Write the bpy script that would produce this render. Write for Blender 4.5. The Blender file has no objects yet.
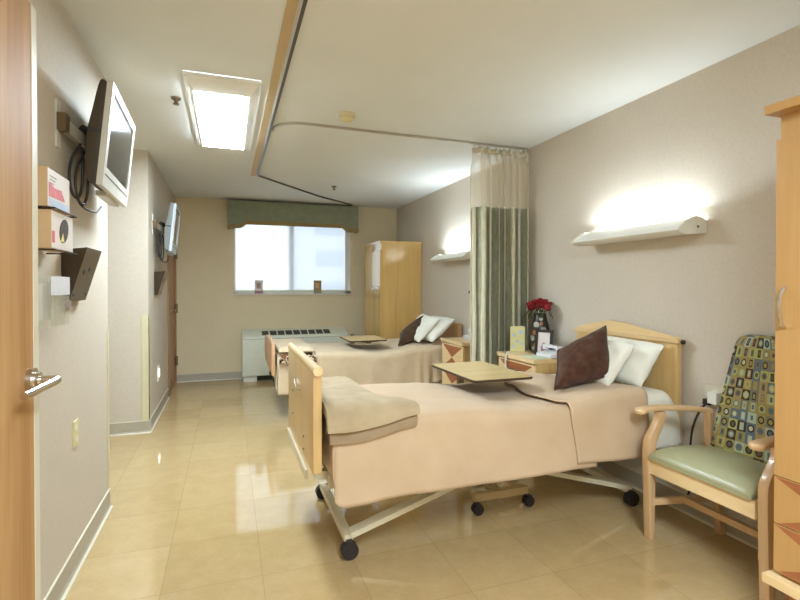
import bpy, bmesh, math, random
from mathutils import Vector, Matrix, noise
random.seed(7)
sc = bpy.context.scene
COL = sc.collection
PI = math.pi

# ------------------------------------------------------------------ materials
def lin(c):
    return tuple((x/12.92 if x <= .04045 else ((x+.055)/1.055)**2.4) for x in c)
def C8(r, g, b):
    return lin((r/255, g/255, b/255)) + (1.0,)
class NT:
    def __init__(s, name):
        s.m = bpy.data.materials.new(name); s.m.use_nodes = True
        s.n = s.m.node_tree.nodes; s.l = s.m.node_tree.links
        s.b = s.n['Principled BSDF']; s.out = s.n['Material Output']
    def node(s, t, **kw):
        x = s.n.new(t)
        for k, v in kw.items(): setattr(x, k, v)
        return x
    def link(s, a, b): s.l.new(a, b)
    def math(s, op, a, b=None, c=None):
        x = s.n.new('ShaderNodeMath'); x.operation = op
        for i, v in enumerate((a, b, c)):
            if v is None: continue
            if isinstance(v, (int, float)): x.inputs[i].default_value = v
            else: s.l.new(v, x.inputs[i])
        return x.outputs[0]
    def coords(s, scale=(1, 1, 1), kind='Object'):
        tc = s.n.new('ShaderNodeTexCoord'); mp = s.n.new('ShaderNodeMapping')
        mp.inputs['Scale'].default_value = scale
        s.l.new(tc.outputs[kind], mp.inputs['Vector'])
        return mp.outputs['Vector']
    def noise(s, vec, scale, detail=4, rough=.55, dist=0):
        x = s.n.new('ShaderNodeTexNoise')
        x.inputs['Scale'].default_value = scale; x.inputs['Detail'].default_value = detail
        x.inputs['Roughness'].default_value = rough; x.inputs['Distortion'].default_value = dist
        s.l.new(vec, x.inputs['Vector']); return x.outputs['Fac']
    def ramp(s, fac, stops, interp='LINEAR'):
        x = s.n.new('ShaderNodeValToRGB'); x.color_ramp.interpolation = interp
        e = x.color_ramp.elements
        while len(e) < len(stops): e.new(.5)
        for i, (p, c) in enumerate(stops): e[i].position = p; e[i].color = c
        s.l.new(fac, x.inputs['Fac']); return x.outputs['Color']
    def mix(s, fac, a, b, mode='MIX'):
        x = s.n.new('ShaderNodeMix'); x.data_type = 'RGBA'; x.blend_type = mode
        for i, v in ((0, fac), (6, a), (7, b)):
            if isinstance(v, (int, float)): x.inputs[i].default_value = v
            elif isinstance(v, tuple): x.inputs[i].default_value = v
            else: s.l.new(v, x.inputs[i])
        return x.outputs[2]
    def base(s, c):
        if isinstance(c, tuple): s.b.inputs['Base Color'].default_value = c
        else: s.l.new(c, s.b.inputs['Base Color'])
    def set(s, rough=.5, metal=0, spec=.5, coat=0, coat_r=.05, sheen=0):
        i = s.b.inputs
        i['Roughness'].default_value = rough; i['Metallic'].default_value = metal
        i['Specular IOR Level'].default_value = spec
        i['Coat Weight'].default_value = coat; i['Coat Roughness'].default_value = coat_r
        i['Sheen Weight'].default_value = sheen
        return s
    def bump(s, h, strength=.2, dist=.002):
        x = s.n.new('ShaderNodeBump'); x.inputs['Strength'].default_value = strength
        x.inputs['Distance'].default_value = dist
        s.l.new(h, x.inputs['Height']); s.l.new(x.outputs['Normal'], s.b.inputs['Normal'])

def plain(name, c, rough=.5, metal=0, spec=.5, coat=0, var=.06, scale=12, bump=0, bscale=200):
    t = NT(name); v = t.coords()
    n = t.noise(v, scale)
    lo = tuple(x*(1-var) for x in c[:3])+(1,); hi = tuple(min(1, x*(1+var)) for x in c[:3])+(1,)
    t.base(t.ramp(n, [(.3, lo), (.7, hi)])); t.set(rough, metal, spec, coat)
    if bump: t.bump(t.noise(v, bscale, 2), bump)
    return t.m
def wood(name, c1, c2, axis='Z', rough=.35, coat=0, scale=9):
    t = NT(name); sc_ = {'X': (.06, 1, 1), 'Y': (1, .06, 1), 'Z': (1, 1, .06)}[axis]
    v = t.coords(sc_)
    n1 = t.noise(v, scale, 4, .6, 1.2); n2 = t.noise(v, scale*9, 2, .5)
    f = t.math('ADD', t.math('MULTIPLY', n1, .75), t.math('MULTIPLY', n2, .25))
    t.base(t.ramp(f, [(.32, c1), (.68, c2)])); t.set(rough, coat=coat)
    t.bump(n2, .05, .001)
    return t.m
def emit(name, c, s):
    t = NT(name); t.base((.8, .8, .8, 1))
    t.b.inputs['Emission Color'].default_value = c; t.b.inputs['Emission Strength'].default_value = s
    return t.m
def cloth(name, c1, c2, scale=7, weave=260, bump=.25, stripes=None, rough=.9):
    t = NT(name); v = t.coords()
    n = t.noise(v, scale, 4)
    col = t.ramp(n, [(.3, c1), (.7, c2)])
    t.base(col); t.set(rough, spec=.2, sheen=.15)
    w = t.noise(v, weave, 2)
    if stripes:
        tc = t.node('ShaderNodeTexWave', bands_direction=stripes[0])
        tc.inputs['Scale'].default_value = stripes[1]; tc.inputs['Distortion'].default_value = .6
        t.link(v, tc.inputs['Vector'])
        w = t.math('ADD', w, t.math('MULTIPLY', tc.outputs['Fac'], .8))
    t.bump(w, bump, .002)
    return t.m

M = {}
def wallpaper(name, c):
    t = NT(name); v = t.coords()
    n = t.noise(v, 55, 5, .65); n2 = t.noise(v, 3, 2)
    f = t.math('ADD', t.math('MULTIPLY', n, .75), t.math('MULTIPLY', n2, .25))
    lo = tuple(x*.95 for x in c[:3])+(1,); hi = tuple(x*1.04 for x in c[:3])+(1,)
    t.base(t.ramp(f, [(.35, lo), (.65, hi)])); t.set(.75, spec=.25)
    t.bump(t.noise(v, 130, 2), .25, .002)
    return t.m
M['wall'] = wallpaper('wallcovering_greige', C8(209, 198, 182))
M['wall_left'] = wallpaper('wallcovering_cream', C8(200, 188, 170))
M['wall_back'] = wallpaper('wallcovering_tan', C8(222, 206, 172))
M['ceiling'] = plain('painted_ceiling', C8(226, 226, 221), .8, spec=.2, var=.015, scale=3)
M['strip'] = plain('painted_tan_strip', C8(196, 168, 122), .6, var=.04)
M['cove'] = plain('rubber_cove_base', C8(176, 166, 146), .45, var=.04)
M['cove_cap'] = plain('pale_cove_edge', C8(214, 206, 184), .5, var=.03)
M['guard'] = plain('cream_corner_guard', C8(208, 198, 160), .45, var=.03)
def floor_mat():
    t = NT('vinyl_floor_tiles')
    tc = t.node('ShaderNodeTexCoord'); sep = t.node('ShaderNodeSeparateXYZ')
    t.link(tc.outputs['Object'], sep.inputs[0])
    T = .4065
    u = t.math('DIVIDE', t.math('SUBTRACT', sep.outputs[0], .139-T*20), T)
    w = t.math('DIVIDE', t.math('SUBTRACT', sep.outputs[1], 1.81-T*20), T)
    fu, fw = t.math('FRACT', u), t.math('FRACT', w)
    d = t.math('MINIMUM', t.math('MINIMUM', fu, t.math('SUBTRACT', 1, fu)), t.math('MINIMUM', fw, t.math('SUBTRACT', 1, fw)))
    line = t.math('MULTIPLY', t.math('LESS_THAN', d, .0055), .45)
    cmb = t.node('ShaderNodeCombineXYZ')
    t.link(t.math('FLOOR', u), cmb.inputs[0]); t.link(t.math('FLOOR', w), cmb.inputs[1])
    wn = t.node('ShaderNodeTexWhiteNoise', noise_dimensions='2D'); t.link(cmb.outputs[0], wn.inputs['Vector'])
    v = t.coords()
    n = t.noise(v, 9, 6, .7); n2 = t.noise(v, 60, 3, .6)
    f = t.math('ADD', t.math('MULTIPLY', n, .55), t.math('ADD', t.math('MULTIPLY', n2, .25), t.math('MULTIPLY', wn.outputs['Value'], .2)))
    col = t.ramp(f, [(.3, C8(180, 151, 104)), (.7, C8(198, 171, 125))])
    t.base(t.mix(line, col, C8(150, 126, 84)))
    t.set(.08, spec=.6); t.b.inputs['IOR'].default_value = 1.75
    r = t.math('ADD', .015, t.math('MULTIPLY', n, .05)); t.link(r, t.b.inputs['Roughness'])
    t.bump(t.noise(v, 5, 2), .012, .01)
    return t.m
M['floor'] = floor_mat()
M['oak'] = wood('oak_door_wood', C8(164, 118, 70), C8(190, 148, 98), 'Z', .6); M['oak'].node_tree.nodes['Principled BSDF'].inputs['Specular IOR Level'].default_value = .25
M['door_far'] = wood('brown_door_wood', C8(140, 100, 64), C8(168, 126, 86), 'Z', .4)
M['maple'] = wood('maple_veneer', C8(202, 165, 106), C8(218, 184, 128), 'Z', .3, .2)
M['maple_y'] = wood('maple_edge_wood', C8(224, 190, 136), C8(238, 210, 162), 'Y', .3, .2)
M['wardrobe'] = wood('honey_maple_laminate', C8(208, 166, 96), C8(224, 186, 116), 'Z', .12, .6, 6)
M['wardrobe_near'] = wood('honey_wood_laminate', C8(180, 136, 80), C8(194, 150, 94), 'Z', .3, .2, 6)
M['chairwood'] = wood('beech_chair_wood', C8(200, 160, 114), C8(216, 182, 138), 'Z', .3, .3)
M['chairwood_x'] = wood('beech_arm_wood', C8(200, 160, 114), C8(216, 182, 138), 'X', .28, .3)
M['inlay'] = wood('walnut_inlay', C8(146, 84, 48), C8(168, 104, 64), 'Y', .4)
M['pinkwood'] = wood('pinkish_board_wood', C8(206, 160, 116), C8(220, 178, 136), 'Z', .4)
M['laminate'] = wood('pale_table_laminate', C8(212, 184, 128), C8(226, 200, 148), 'X', .25, 0, 14)
M['black'] = plain('black_plastic', C8(34, 28, 26), .45, var=.1)
M['darkbrown'] = plain('dark_brown_edge', C8(70, 50, 36), .45, var=.1)
M['rubber'] = plain('caster_rubber', C8(40, 32, 30), .6, var=.1)
M['cream_metal'] = plain('cream_enamel_steel', C8(214, 202, 172), .4, var=.04)
M['tan_metal'] = plain('tan_enamel_steel', C8(190, 164, 118), .4, var=.04)
M['chrome'] = plain('brushed_nickel', C8(205, 200, 190), .25, 1, var=.04)
M['bronze'] = plain('bronze_metal', C8(120, 100, 74), .35, .7, var=.08)
M['holder'] = plain('bronze_file_holder', C8(86, 66, 42), .22, .3, var=.08)
M['holder_dark'] = plain('dark_bronze_side', C8(58, 44, 28), .3, .2, var=.08)
M['silverplastic'] = plain('pale_silver_plastic', C8(206, 200, 186), .4, var=.02)
M['tvback'] = plain('dark_tv_back_plastic', C8(64, 52, 34), .5, var=.06)
M['tvgrey'] = plain('slate_tv_back_plastic', C8(120, 122, 118), .5, var=.06)
M['bezelblue'] = plain('cool_silver_plastic', C8(186, 192, 198), .35, var=.02)
M['screen'] = plain('dark_screen', C8(70, 66, 60), .12, spec=.6, var=.02)
M['white'] = plain('white_enamel', C8(236, 233, 224), .4, var=.02)
M['offwhite'] = plain('offwhite_plastic', C8(226, 220, 204), .45, var=.02)
M['phone'] = plain('pale_phone_plastic', C8(224, 222, 226), .4, var=.02)
M['plate'] = plain('ivory_wall_plate', C8(214, 202, 150), .4, var=.02)
M['cardboard'] = plain('tan_carton', C8(204, 168, 122), .7, var=.04)
M['carton_white'] = plain('white_carton', C8(228, 216, 206), .6, var=.03)
M['pink'] = plain('pink_print', C8(214, 110, 116), .6, var=.2, scale=40)
M['blueprint'] = plain('pale_blue_print', C8(190, 200, 220), .6, var=.06)
M['greyprint'] = plain('grey_print', C8(150, 130, 124), .6)
M['hole'] = plain('dark_opening', C8(66, 46, 26), .7)
M['yellow'] = plain('yellow_print', C8(226, 206, 130), .6)
M['bluegrey'] = plain('pale_seagreen_enamel', C8(222, 224, 206), .4, var=.03)
M['vent'] = plain('dark_vent_slot', C8(44, 46, 44), .5)
M['sage'] = cloth('sage_valance_fabric', C8(138, 142, 118), C8(150, 154, 130), 10)
M['gimp'] = cloth('tan_valance_trim', C8(150, 126, 84), C8(164, 140, 96), 20)
M['spread'] = cloth('peach_bedspread', C8(196, 168, 136), C8(206, 180, 149), 5, 300, .3)
M['spread_ribbed'] = cloth('beige_ribbed_bedspread', C8(206, 182, 148), C8(220, 198, 166), 5, 300, .5, ('X', 14))
M['sheet'] = cloth('white_bed_linen', C8(226, 220, 200), C8(236, 231, 214), 6, 400, .15)
M['pillow'] = cloth('white_pillowcase', C8(232, 228, 212), C8(242, 239, 228), 6, 400, .15)
M['cushion'] = cloth('brown_suede_cushion', C8(64, 38, 26), C8(92, 60, 44), 22, 200, .3)
M['cushion_dark'] = cloth('dark_brown_cushion', C8(62, 46, 32), C8(84, 64, 46), 14, 200, .3)
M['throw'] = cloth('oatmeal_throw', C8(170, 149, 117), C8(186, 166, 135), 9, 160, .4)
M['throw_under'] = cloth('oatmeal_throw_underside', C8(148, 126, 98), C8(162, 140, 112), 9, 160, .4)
M['vinyl'] = plain('sage_green_vinyl', C8(162, 160, 124), .32, var=.04, scale=5, bump=.05)
M['red'] = plain('red_petals', C8(140, 20, 26), .6, var=.25, scale=60)
M['leaf'] = plain('rose_leaf_green', C8(44, 66, 34), .5, var=.2)
M['card'] = plain('yellow_card_stock', C8(216, 210, 152), .6, var=.03)
M['disc'] = plain('silver_mirror_disc', C8(190, 196, 186), .25, .5, var=.1)
M['disc_orange'] = plain('copper_disc', C8(176, 112, 70), .3, .4, var=.1)
M['vase'] = plain('dark_vase_glaze', C8(44, 34, 26), .3, var=.2, scale=40)
M['photo'] = plain('photo_paper', C8(226, 216, 212), .3, var=.03)
M['mauve'] = plain('mauve_print', C8(156, 104, 120), .4, var=.2, scale=60)
M['doily'] = cloth('pale_green_doily', C8(206, 210, 176), C8(218, 222, 192), 30)
M['cable'] = plain('dark_cable', C8(26, 21, 19), .5)
M['whitecord'] = plain('cream_cord', C8(226, 214, 186), .5)
M['track'] = plain('dark_bronze_track', C8(92, 80, 64), .4, .5)
M['track_pale'] = plain('pale_aluminium_track', C8(176, 168, 150), .4, .3)
M['track_lip'] = plain('white_track_lip', C8(226, 224, 226), .4)
M['panel'] = emit('lit_diffuser', (.73, .88, 1, 1), 34)
M['tube'] = emit('lit_fluorescent_tube', (.9, .95, 1, 1), 4)
M['nightlens'] = emit('lit_night_light_lens', (1, .93, .8, 1), 2.5)
M['facade'] = plain('pale_facade', C8(205, 208, 214), .8, var=.05)
M['facade_glass'] = plain('facade_glass', C8(150, 160, 175), .3)

def patterned_throw():
    t = NT('brown_patterned_throw'); v = t.coords((7, 7, 9))
    n = t.noise(v, 3, 2, .5, .8)
    t.base(t.ramp(n, [(0, C8(70, 44, 28)), (.47, C8(222, 206, 178)), (.55, C8(120, 84, 54))], 'CONSTANT')); t.set(.9, spec=.2)
    return t.m
M['pattern_throw'] = patterned_throw()

def curtain_mat(header=False):
    t = NT('curtain_mesh_net' if header else 'striped_curtain_fabric')
    uv = t.node('ShaderNodeUVMap'); sep = t.node('ShaderNodeSeparateXYZ'); t.link(uv.outputs[0], sep.inputs[0])
    if header:
        t.base(C8(232, 218, 192)); t.set(.9, spec=.1)
        tr = t.node('ShaderNodeBsdfTransparent'); mx = t.node('ShaderNodeMixShader')
        mx.inputs[0].default_value = .34
        t.link(tr.outputs[0], mx.inputs[1]); t.link(t.b.outputs[0], mx.inputs[2])
        t.link(mx.outputs[0], t.out.inputs['Surface'])
        return t.m
    f = t.math('FRACT', t.math('MULTIPLY', sep.outputs[0], 7.5))
    n = t.noise(t.coords((1, 1, .4)), 26, 5, .7)
    col = t.ramp(f, [(0, C8(232, 222, 192)), (.28, C8(222, 212, 180)), (.4, C8(120, 116, 90)), (.55, C8(162, 170, 152)), (.7, C8(196, 192, 164)), (1, C8(232, 222, 192))])
    t.base(t.mix(.25, col, t.ramp(n, [(.35, C8(140, 134, 110)), (.65, C8(232, 224, 196))]))); t.set(.75, spec=.25)
    return t.m
M['curtain'] = curtain_mat(); M['net'] = curtain_mat(True)

def chair_fabric(side=False):
    t = NT('geometric_upholstery_side' if side else 'geometric_upholstery')
    uv = t.node('ShaderNodeUVMap'); mp = t.node('ShaderNodeMapping'); t.link(uv.outputs[0], mp.inputs['Vector'])
    sep = t.node('ShaderNodeSeparateXYZ'); t.link(mp.outputs[0], sep.inputs[0])
    K = 1/.05
    u = t.math('MULTIPLY', sep.outputs[0], K); w = t.math('MULTIPLY', sep.outputs[1], K)
    def rnd(a, b, off):
        c = t.node('ShaderNodeCombineXYZ'); t.link(a, c.inputs[0]); t.link(b, c.inputs[1]); c.inputs[2].default_value = off
        x = t.node('ShaderNodeTexWhiteNoise', noise_dimensions='3D'); t.link(c.outputs[0], x.inputs['Vector']); return x.outputs['Value']
    iu, iw = t.math('FLOOR', u), t.math('FLOOR', w)
    # blocks of colour several cells wide
    big = rnd(t.math('FLOOR', t.math('MULTIPLY', u, .34)), t.math('FLOOR', t.math('MULTIPLY', w, .5)), 3.3)
    r1, r2, r3 = rnd(iu, iw, .5), rnd(iu, iw, 7.5), rnd(iu, iw, 13.5)
    olive, blue, tan, pale, brown, grey, lime = C8(152, 140, 82), C8(92, 106, 122), C8(168, 142, 92), C8(168, 182, 160), C8(62, 44, 30), C8(118, 118, 100), C8(172, 172, 100)
    g0 = t.ramp(big, [(0, olive), (.34, tan), (.55, blue), (.82, olive)], 'CONSTANT')
    g1 = t.ramp(r1, [(0, lime), (.3, pale), (.5, brown), (.7, grey), (.85, blue)], 'CONSTANT')
    has = t.math('GREATER_THAN', r3, .5)
    ground = t.mix(has, g0, g1)
    fx = t.math('ABSOLUTE', t.math('SUBTRACT', t.math('FRACT', u), .5)); fy = t.math('ABSOLUTE', t.math('SUBTRACT', t.math('FRACT', w), .5))
    circ = t.math('SQRT', t.math('ADD', t.math('MULTIPLY', fx, fx), t.math('MULTIPLY', fy, fy)))
    box = t.math('MAXIMUM', t.math('MULTIPLY', fx, 1.6), fy)
    sel = t.math('GREATER_THAN', r2, .55)
    d = t.math('ADD', t.math('MULTIPLY', sel, box), t.math('MULTIPLY', t.math('SUBTRACT', 1, sel), circ))
    ring = t.math('LESS_THAN', d, .36); core = t.math('LESS_THAN', d, .22)
    c2 = t.ramp(r2, [(0, grey), (.15, lime), (.3, brown), (.5, tan), (.6, brown), (.75, pale), (.88, grey)], 'CONSTANT')
    c3 = t.ramp(r1, [(0, C8(90, 84, 70)), (.3, C8(90, 104, 112)), (.5, pale), (.7, olive), (.85, C8(190, 190, 150))], 'CONSTANT')
    col = t.mix(core, t.mix(ring, ground, c2), c3)
    edge = t.math('GREATER_THAN', t.math('MAXIMUM', fx, fy), .485)
    col = t.mix(edge, col, C8(120, 118, 88))
    t.base(col); t.set(.7, spec=.3)
    return t.m
M['upholstery'] = chair_fabric()

def shade_mat():
    t = NT('translucent_roller_shade')
    tl = t.node('ShaderNodeBsdfTranslucent'); tl.inputs[0].default_value = (.82, .86, .92, 1)
    tr = t.node('ShaderNodeBsdfTransparent'); tr.inputs[0].default_value = (.9, .95, 1, 1)
    mx = t.node('ShaderNodeMixShader'); mx.inputs[0].default_value = .42
    t.link(tl.outputs[0], mx.inputs[1]); t.link(tr.outputs[0], mx.inputs[2])
    mx2 = t.node('ShaderNodeMixShader'); mx2.inputs[0].default_value = .25
    t.base((.8, .82, .85, 1)); t.set(.8)
    t.link(mx.outputs[0], mx2.inputs[1]); t.link(t.b.outputs[0], mx2.inputs[2])
    t.link(mx2.outputs[0], t.out.inputs['Surface'])
    return t.m
M['shade'] = shade_mat()
def glass_mat(name, tint, alpha, rough=.05):
    t = NT(name); t.base(tint); t.set(rough)
    tr = t.node('ShaderNodeBsdfTransparent'); tr.inputs[0].default_value = (.97, .98, .97, 1)
    mx = t.node('ShaderNodeMixShader'); mx.inputs[0].default_value = alpha
    t.link(tr.outputs[0], mx.inputs[1]); t.link(t.b.outputs[0], mx.inputs[2])
    t.link(mx.outputs[0], t.out.inputs['Surface']); return t.m
M['glass'] = glass_mat('window_glass', (.9, .95, .95, 1), .08)
M['clear'] = glass_mat('clear_dispenser_plastic', C8(216, 208, 190), .32, .15)

# ------------------------------------------------------------------ mesh builder
class MB:
    def __init__(s):
        s.bm = bmesh.new(); s.uv = s.bm.loops.layers.uv.new('UVMap')
    def _bev(s, faces, bev, seg=2):
        if bev <= 0: return
        es = {e for f in faces for e in f.edges if len(e.link_faces) == 2 and e.calc_face_angle(0) > .5}
        bmesh.ops.bevel(s.bm, geom=list(es), offset=bev, segments=seg, affect='EDGES', profile=.6, clamp_overlap=True)
    def box(s, x0, y0, z0, x1, y1, z1, bev=0, seg=2, mat=None):
        vs = [s.bm.verts.new((x, y, z)) for x in (x0, x1) for y in (y0, y1) for z in (z0, z1)]
        if mat is not None:
            for v in vs: v.co = mat @ v.co
        F = [(0, 1, 3, 2), (4, 6, 7, 5), (0, 4, 5, 1), (2, 3, 7, 6), (0, 2, 6, 4), (1, 5, 7, 3)]
        fs = [s.bm.faces.new([vs[i] for i in f]) for f in F]
        s._bev(fs, bev, seg); return s
    def bar(s, p, q, w, h, bev=0, up=(0, 0, 1)):
        p, q = Vector(p), Vector(q); d = q-p; L = d.length; d.normalize()
        x = d.cross(Vector(up))
        if x.length < 1e-4: x = d.cross(Vector((1, 0, 0)))
        x.normalize(); z = x.cross(d)
        m = Matrix((x, d, z)).transposed().to_4x4(); m.translation = p
        return s.box(-w/2, 0, -h/2, w/2, L, h/2, bev, mat=m)
    def cyl(s, p, q, r, r2=None, n=16, bev=0):
        p, q = Vector(p), Vector(q); d = q-p; r2 = r if r2 is None else r2
        z = d.normalized(); x = z.orthogonal().normalized(); y = z.cross(x)
        a = [s.bm.verts.new(p+(x*math.cos(2*PI*i/n)+y*math.sin(2*PI*i/n))*r) for i in range(n)]
        b = [s.bm.verts.new(q+(x*math.cos(2*PI*i/n)+y*math.sin(2*PI*i/n))*r2) for i in range(n)]
        fs = [s.bm.faces.new((a[i], a[(i+1) % n], b[(i+1) % n], b[i])) for i in range(n)]
        fs += [s.bm.faces.new(a[::-1]), s.bm.faces.new(b)]
        s._bev(fs, bev); return s
    def prism(s, pts, axis, a, b, bev=0, seg=2):
        def P(u, v, w): return {'X': (w, u, v), 'Y': (u, w, v), 'Z': (u, v, w)}[axis]
        A = [s.bm.verts.new(P(u, v, a)) for u, v in pts]; B = [s.bm.verts.new(P(u, v, b)) for u, v in pts]
        n = len(pts)
        fs = [s.bm.faces.new((A[i], A[(i+1) % n], B[(i+1) % n], B[i])) for i in range(n)]
        fs += [s.bm.faces.new(A[::-1]), s.bm.faces.new(B)]
        bmesh.ops.recalc_face_normals(s.bm, faces=fs)
        s._bev(fs, bev, seg); return s
    def tube(s, path, r, n=8, closed=False):
        path = [Vector(p) for p in path]; rings = []; N = len(path); prev = None
        for i, p in enumerate(path):
            a = path[(i-1) % N] if (closed or i > 0) else p; b = path[(i+1) % N] if (closed or i < N-1) else p
            t = (b-a).normalized()
            x = prev - t*prev.dot(t) if prev is not None else t.orthogonal()
            x.normalize(); prev = x; y = t.cross(x)
            rings.append([s.bm.verts.new(p+(x*math.cos(2*PI*k/n)+y*math.sin(2*PI*k/n))*r) for k in range(n)])
        for i in range(N if closed else N-1):
            A, B = rings[i], rings[(i+1) % N]
            for k in range(n): s.bm.faces.new((A[k], A[(k+1) % n], B[(k+1) % n], B[k]))
        if not closed:
            s.bm.faces.new(rings[0][::-1]); s.bm.faces.new(rings[-1])
        return s
    def loft(s, rings, cap=True):
        R = [[s.bm.verts.new(p) for p in r] for r in rings]; n = len(R[0]); fs = []
        for A, B in zip(R, R[1:]):
            for k in range(n): fs.append(s.bm.faces.new((A[k], A[(k+1) % n], B[(k+1) % n], B[k])))
        if cap: fs += [s.bm.faces.new(R[0][::-1]), s.bm.faces.new(R[-1])]
        bmesh.ops.recalc_face_normals(s.bm, faces=fs)
        return s
    def lathe(s, prof, c=(0, 0, 0), n=20, sx=1, sy=1):
        return s.loft([[(c[0]+r*sx*math.cos(2*PI*k/n), c[1]+r*sy*math.sin(2*PI*k/n), c[2]+z) for k in range(n)] for r, z in prof])
    def grid(s, f, nu, nv, uvf=None):
        V = [[s.bm.verts.new(f(i/nu, j/nv)) for j in range(nv+1)] for i in range(nu+1)]
        for i in range(nu):
            for j in range(nv):
                fc = s.bm.faces.new((V[i][j], V[i+1][j], V[i+1][j+1], V[i][j+1]))
                if uvf:
                    for lp, (a, b) in zip(fc.loops, ((i, j), (i+1, j), (i+1, j+1), (i, j+1))):
                        lp[s.uv].uv = uvf(a/nu, b/nv)
        return s
    def build(s, name, mat, parent=None, smooth=35, solid=0, offset=0, loc=None, kind=None, merge=0):
        if merge: bmesh.ops.remove_doubles(s.bm, verts=s.bm.verts, dist=merge)
        o = bpy.data.objects.new(name, bpy.data.meshes.new(name))
        L = Vector((0, 0, 0))
        if parent is not None:
            r = parent
            while r.parent: r = r.parent
            if not r.get('_local'): L = r.location.copy()
            o.parent = parent
        elif loc is not None:
            L = Vector(loc); o.location = L
        elif kind != 'structure':
            cs = [v.co for v in s.bm.verts]
            L = Vector(((min(c.x for c in cs)+max(c.x for c in cs))/2, (min(c.y for c in cs)+max(c.y for c in cs))/2, min(c.z for c in cs)))
            o.location = L
        if L.length: bmesh.ops.translate(s.bm, verts=s.bm.verts, vec=-L)
        s.bm.to_mesh(o.data); s.bm.free()
        if mat: o.data.materials.append(M[mat] if isinstance(mat, str) else mat)
        if smooth:
            o.data.polygons.foreach_set('use_smooth', [True]*len(o.data.polygons))
            o.data.set_sharp_from_angle(angle=math.radians(smooth))
        if solid:
            md = o.modifiers.new('thickness', 'SOLIDIFY'); md.thickness = solid; md.offset = offset
        COL.objects.link(o)
        if kind: o['kind'] = kind
        return o
def thing(name, label, cat, loc, group=None):
    o = bpy.data.objects.new(name, None); o.location = loc; o.empty_display_size = .1; COL.objects.link(o)
    return tag(o, label, cat, group)
def tag(o, label, cat, group=None):
    o['label'] = label; o['category'] = cat
    if group: o['group'] = group
    return o
def dup(root, loc, label=None):
    r = root.copy(); COL.objects.link(r); r.location = loc
    if label: r['label'] = label
    for ch in root.children:
        c = ch.copy(); COL.objects.link(c); c.parent = r
        for g in ch.children:
            d = g.copy(); COL.objects.link(d); d.parent = c
    return r
def struct(name, mb, mat, parent=None, **k):
    return mb.build(name, mat, parent, kind=None if parent else 'structure', **k)
def smoothstep(a, b, x):
    t = max(0, min(1, (x-a)/(b-a))); return t*t*(3-2*t)
def lerp(a, b, t): return a+(b-a)*t
def interp(tab, x):
    if x <= tab[0][0]: return tab[0][1]
    for (a, va), (b, vb) in zip(tab, tab[1:]):
        if x <= b:
            t = (x-a)/(b-a); t = t*t*(3-2*t); return va+(vb-va)*t
    return tab[-1][1]
def spline(pts, n=8):
    P = [Vector(p) for p in pts]; out = []
    for i in range(len(P)-1):
        p0 = P[max(i-1, 0)]; p1 = P[i]; p2 = P[i+1]; p3 = P[min(i+2, len(P)-1)]
        for k in range(n):
            t = k/n
            out.append(.5*((2*p1)+(p2-p0)*t+(2*p0-5*p1+4*p2-p3)*t*t+(3*p1-p0-3*p2+p3)*t**3))
    out.append(P[-1]); return out
def spline2(pts, n=6): return [(v.x, v.y) for v in spline([(a, b, 0) for a, b in pts], n)]
def nz(x, y=0, z=0, s=1): return noise.noise(Vector((x*s, y*s, z*s)))

# ------------------------------------------------------------------ room
XL, XR, YB, YN, H = -.65, 2.42, 7.05, -1.3, 2.44
RX = -1.9                                # back of the recess
YE, YW = 3.2, 4.72                       # recess opening
T = .12
struct('floor', MB().box(RX-T, YN-T, -.1, XR+T, YB+T, 0), 'floor', smooth=0)
struct('ceiling', MB().box(RX-T, YN-T, H, XR+T, YB+T, H+.1), 'ceiling', smooth=0)
struct('wall_right', MB().box(XR, YN-T, 0, XR+T, YB+T, H), 'wall', smooth=0)
struct('wall_near', MB().box(RX-T, YN-T, 0, XR, YN, H), 'wall', smooth=0)
w = MB(); w.box(XL-T, YN, 0, XL, YE, H); w.box(RX, YE-T, 0, XL-T, YE, H)
struct('wall_left', w, 'wall_left', smooth=0)
w = MB(); w.box(RX, YW, 0, XL, YW+T, H); w.box(XL-T, YW+T, 0, XL, 6.17, H); w.box(XL-T, 6.17, 2.05, XL, YB, H); w.box(XL-T, 7.02, 0, XL, YB, 2.05)
struct('wall_left_far', w, 'wall_left', smooth=0)
struct('wall_recess', MB().box(RX-T, YN, 0, RX, YB, H), 'wall_left', smooth=0)
WX0, WX1, WZ0, WZ1 = .077, 1.709, 1.165, 2.2
w = MB(); w.box(RX, YB, 0, WX0, YB+T, H); w.box(WX1, YB, 0, XR, YB+T, H); w.box(WX0, YB, 0, WX1, YB+T, WZ0); w.box(WX0, YB, WZ1, WX1, YB+T, H)
struct('wall_back', w, 'wall_back', smooth=0)
struct('trim_1', MB().box(.232, YN, H-.006, .278, 5.42, H), 'strip', smooth=0)
# baseboards (rubber cove)
def cove(name, p, q, nrm):
    p, q, n = Vector(p+(0,)), Vector(q+(0,)), Vector(nrm+(0,))
    m = MB(); prof = [(0, 0), (.016, 0), (.009, .012), (.006, .02), (.006, .1), (0, .104)]
    m.loft([[tuple(b+n*a+Vector((0, 0, z))) for a, z in prof] for b in (p, q)])
    o = struct(name, m, 'cove', smooth=0)
    k = MB(); k.loft([[tuple(b+n*a+Vector((0, 0, z))) for a, z in ((.0, .1), (.0075, .1), (.0075, .107), (0, .107))] for b in (p, q)])
    k.build('cap_strip', 'cove_cap', o, smooth=0)
    k = MB(); k.loft([[tuple(b+n*a+Vector((0, 0, z))) for a, z in ((.008, 0), (.021, 0), (.021, .003), (.012, .01))] for b in (p, q)])
    k.build('toe_strip', 'cove_cap', o, smooth=0)
cove('baseboard_left', (XL, YN), (XL, YE), (1, 0))
cove('baseboard_recess', (RX, YW), (XL+.016, YW), (0, -1))
cove('baseboard_left_far', (XL, YW), (XL, 6.13), (1, 0))
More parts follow.
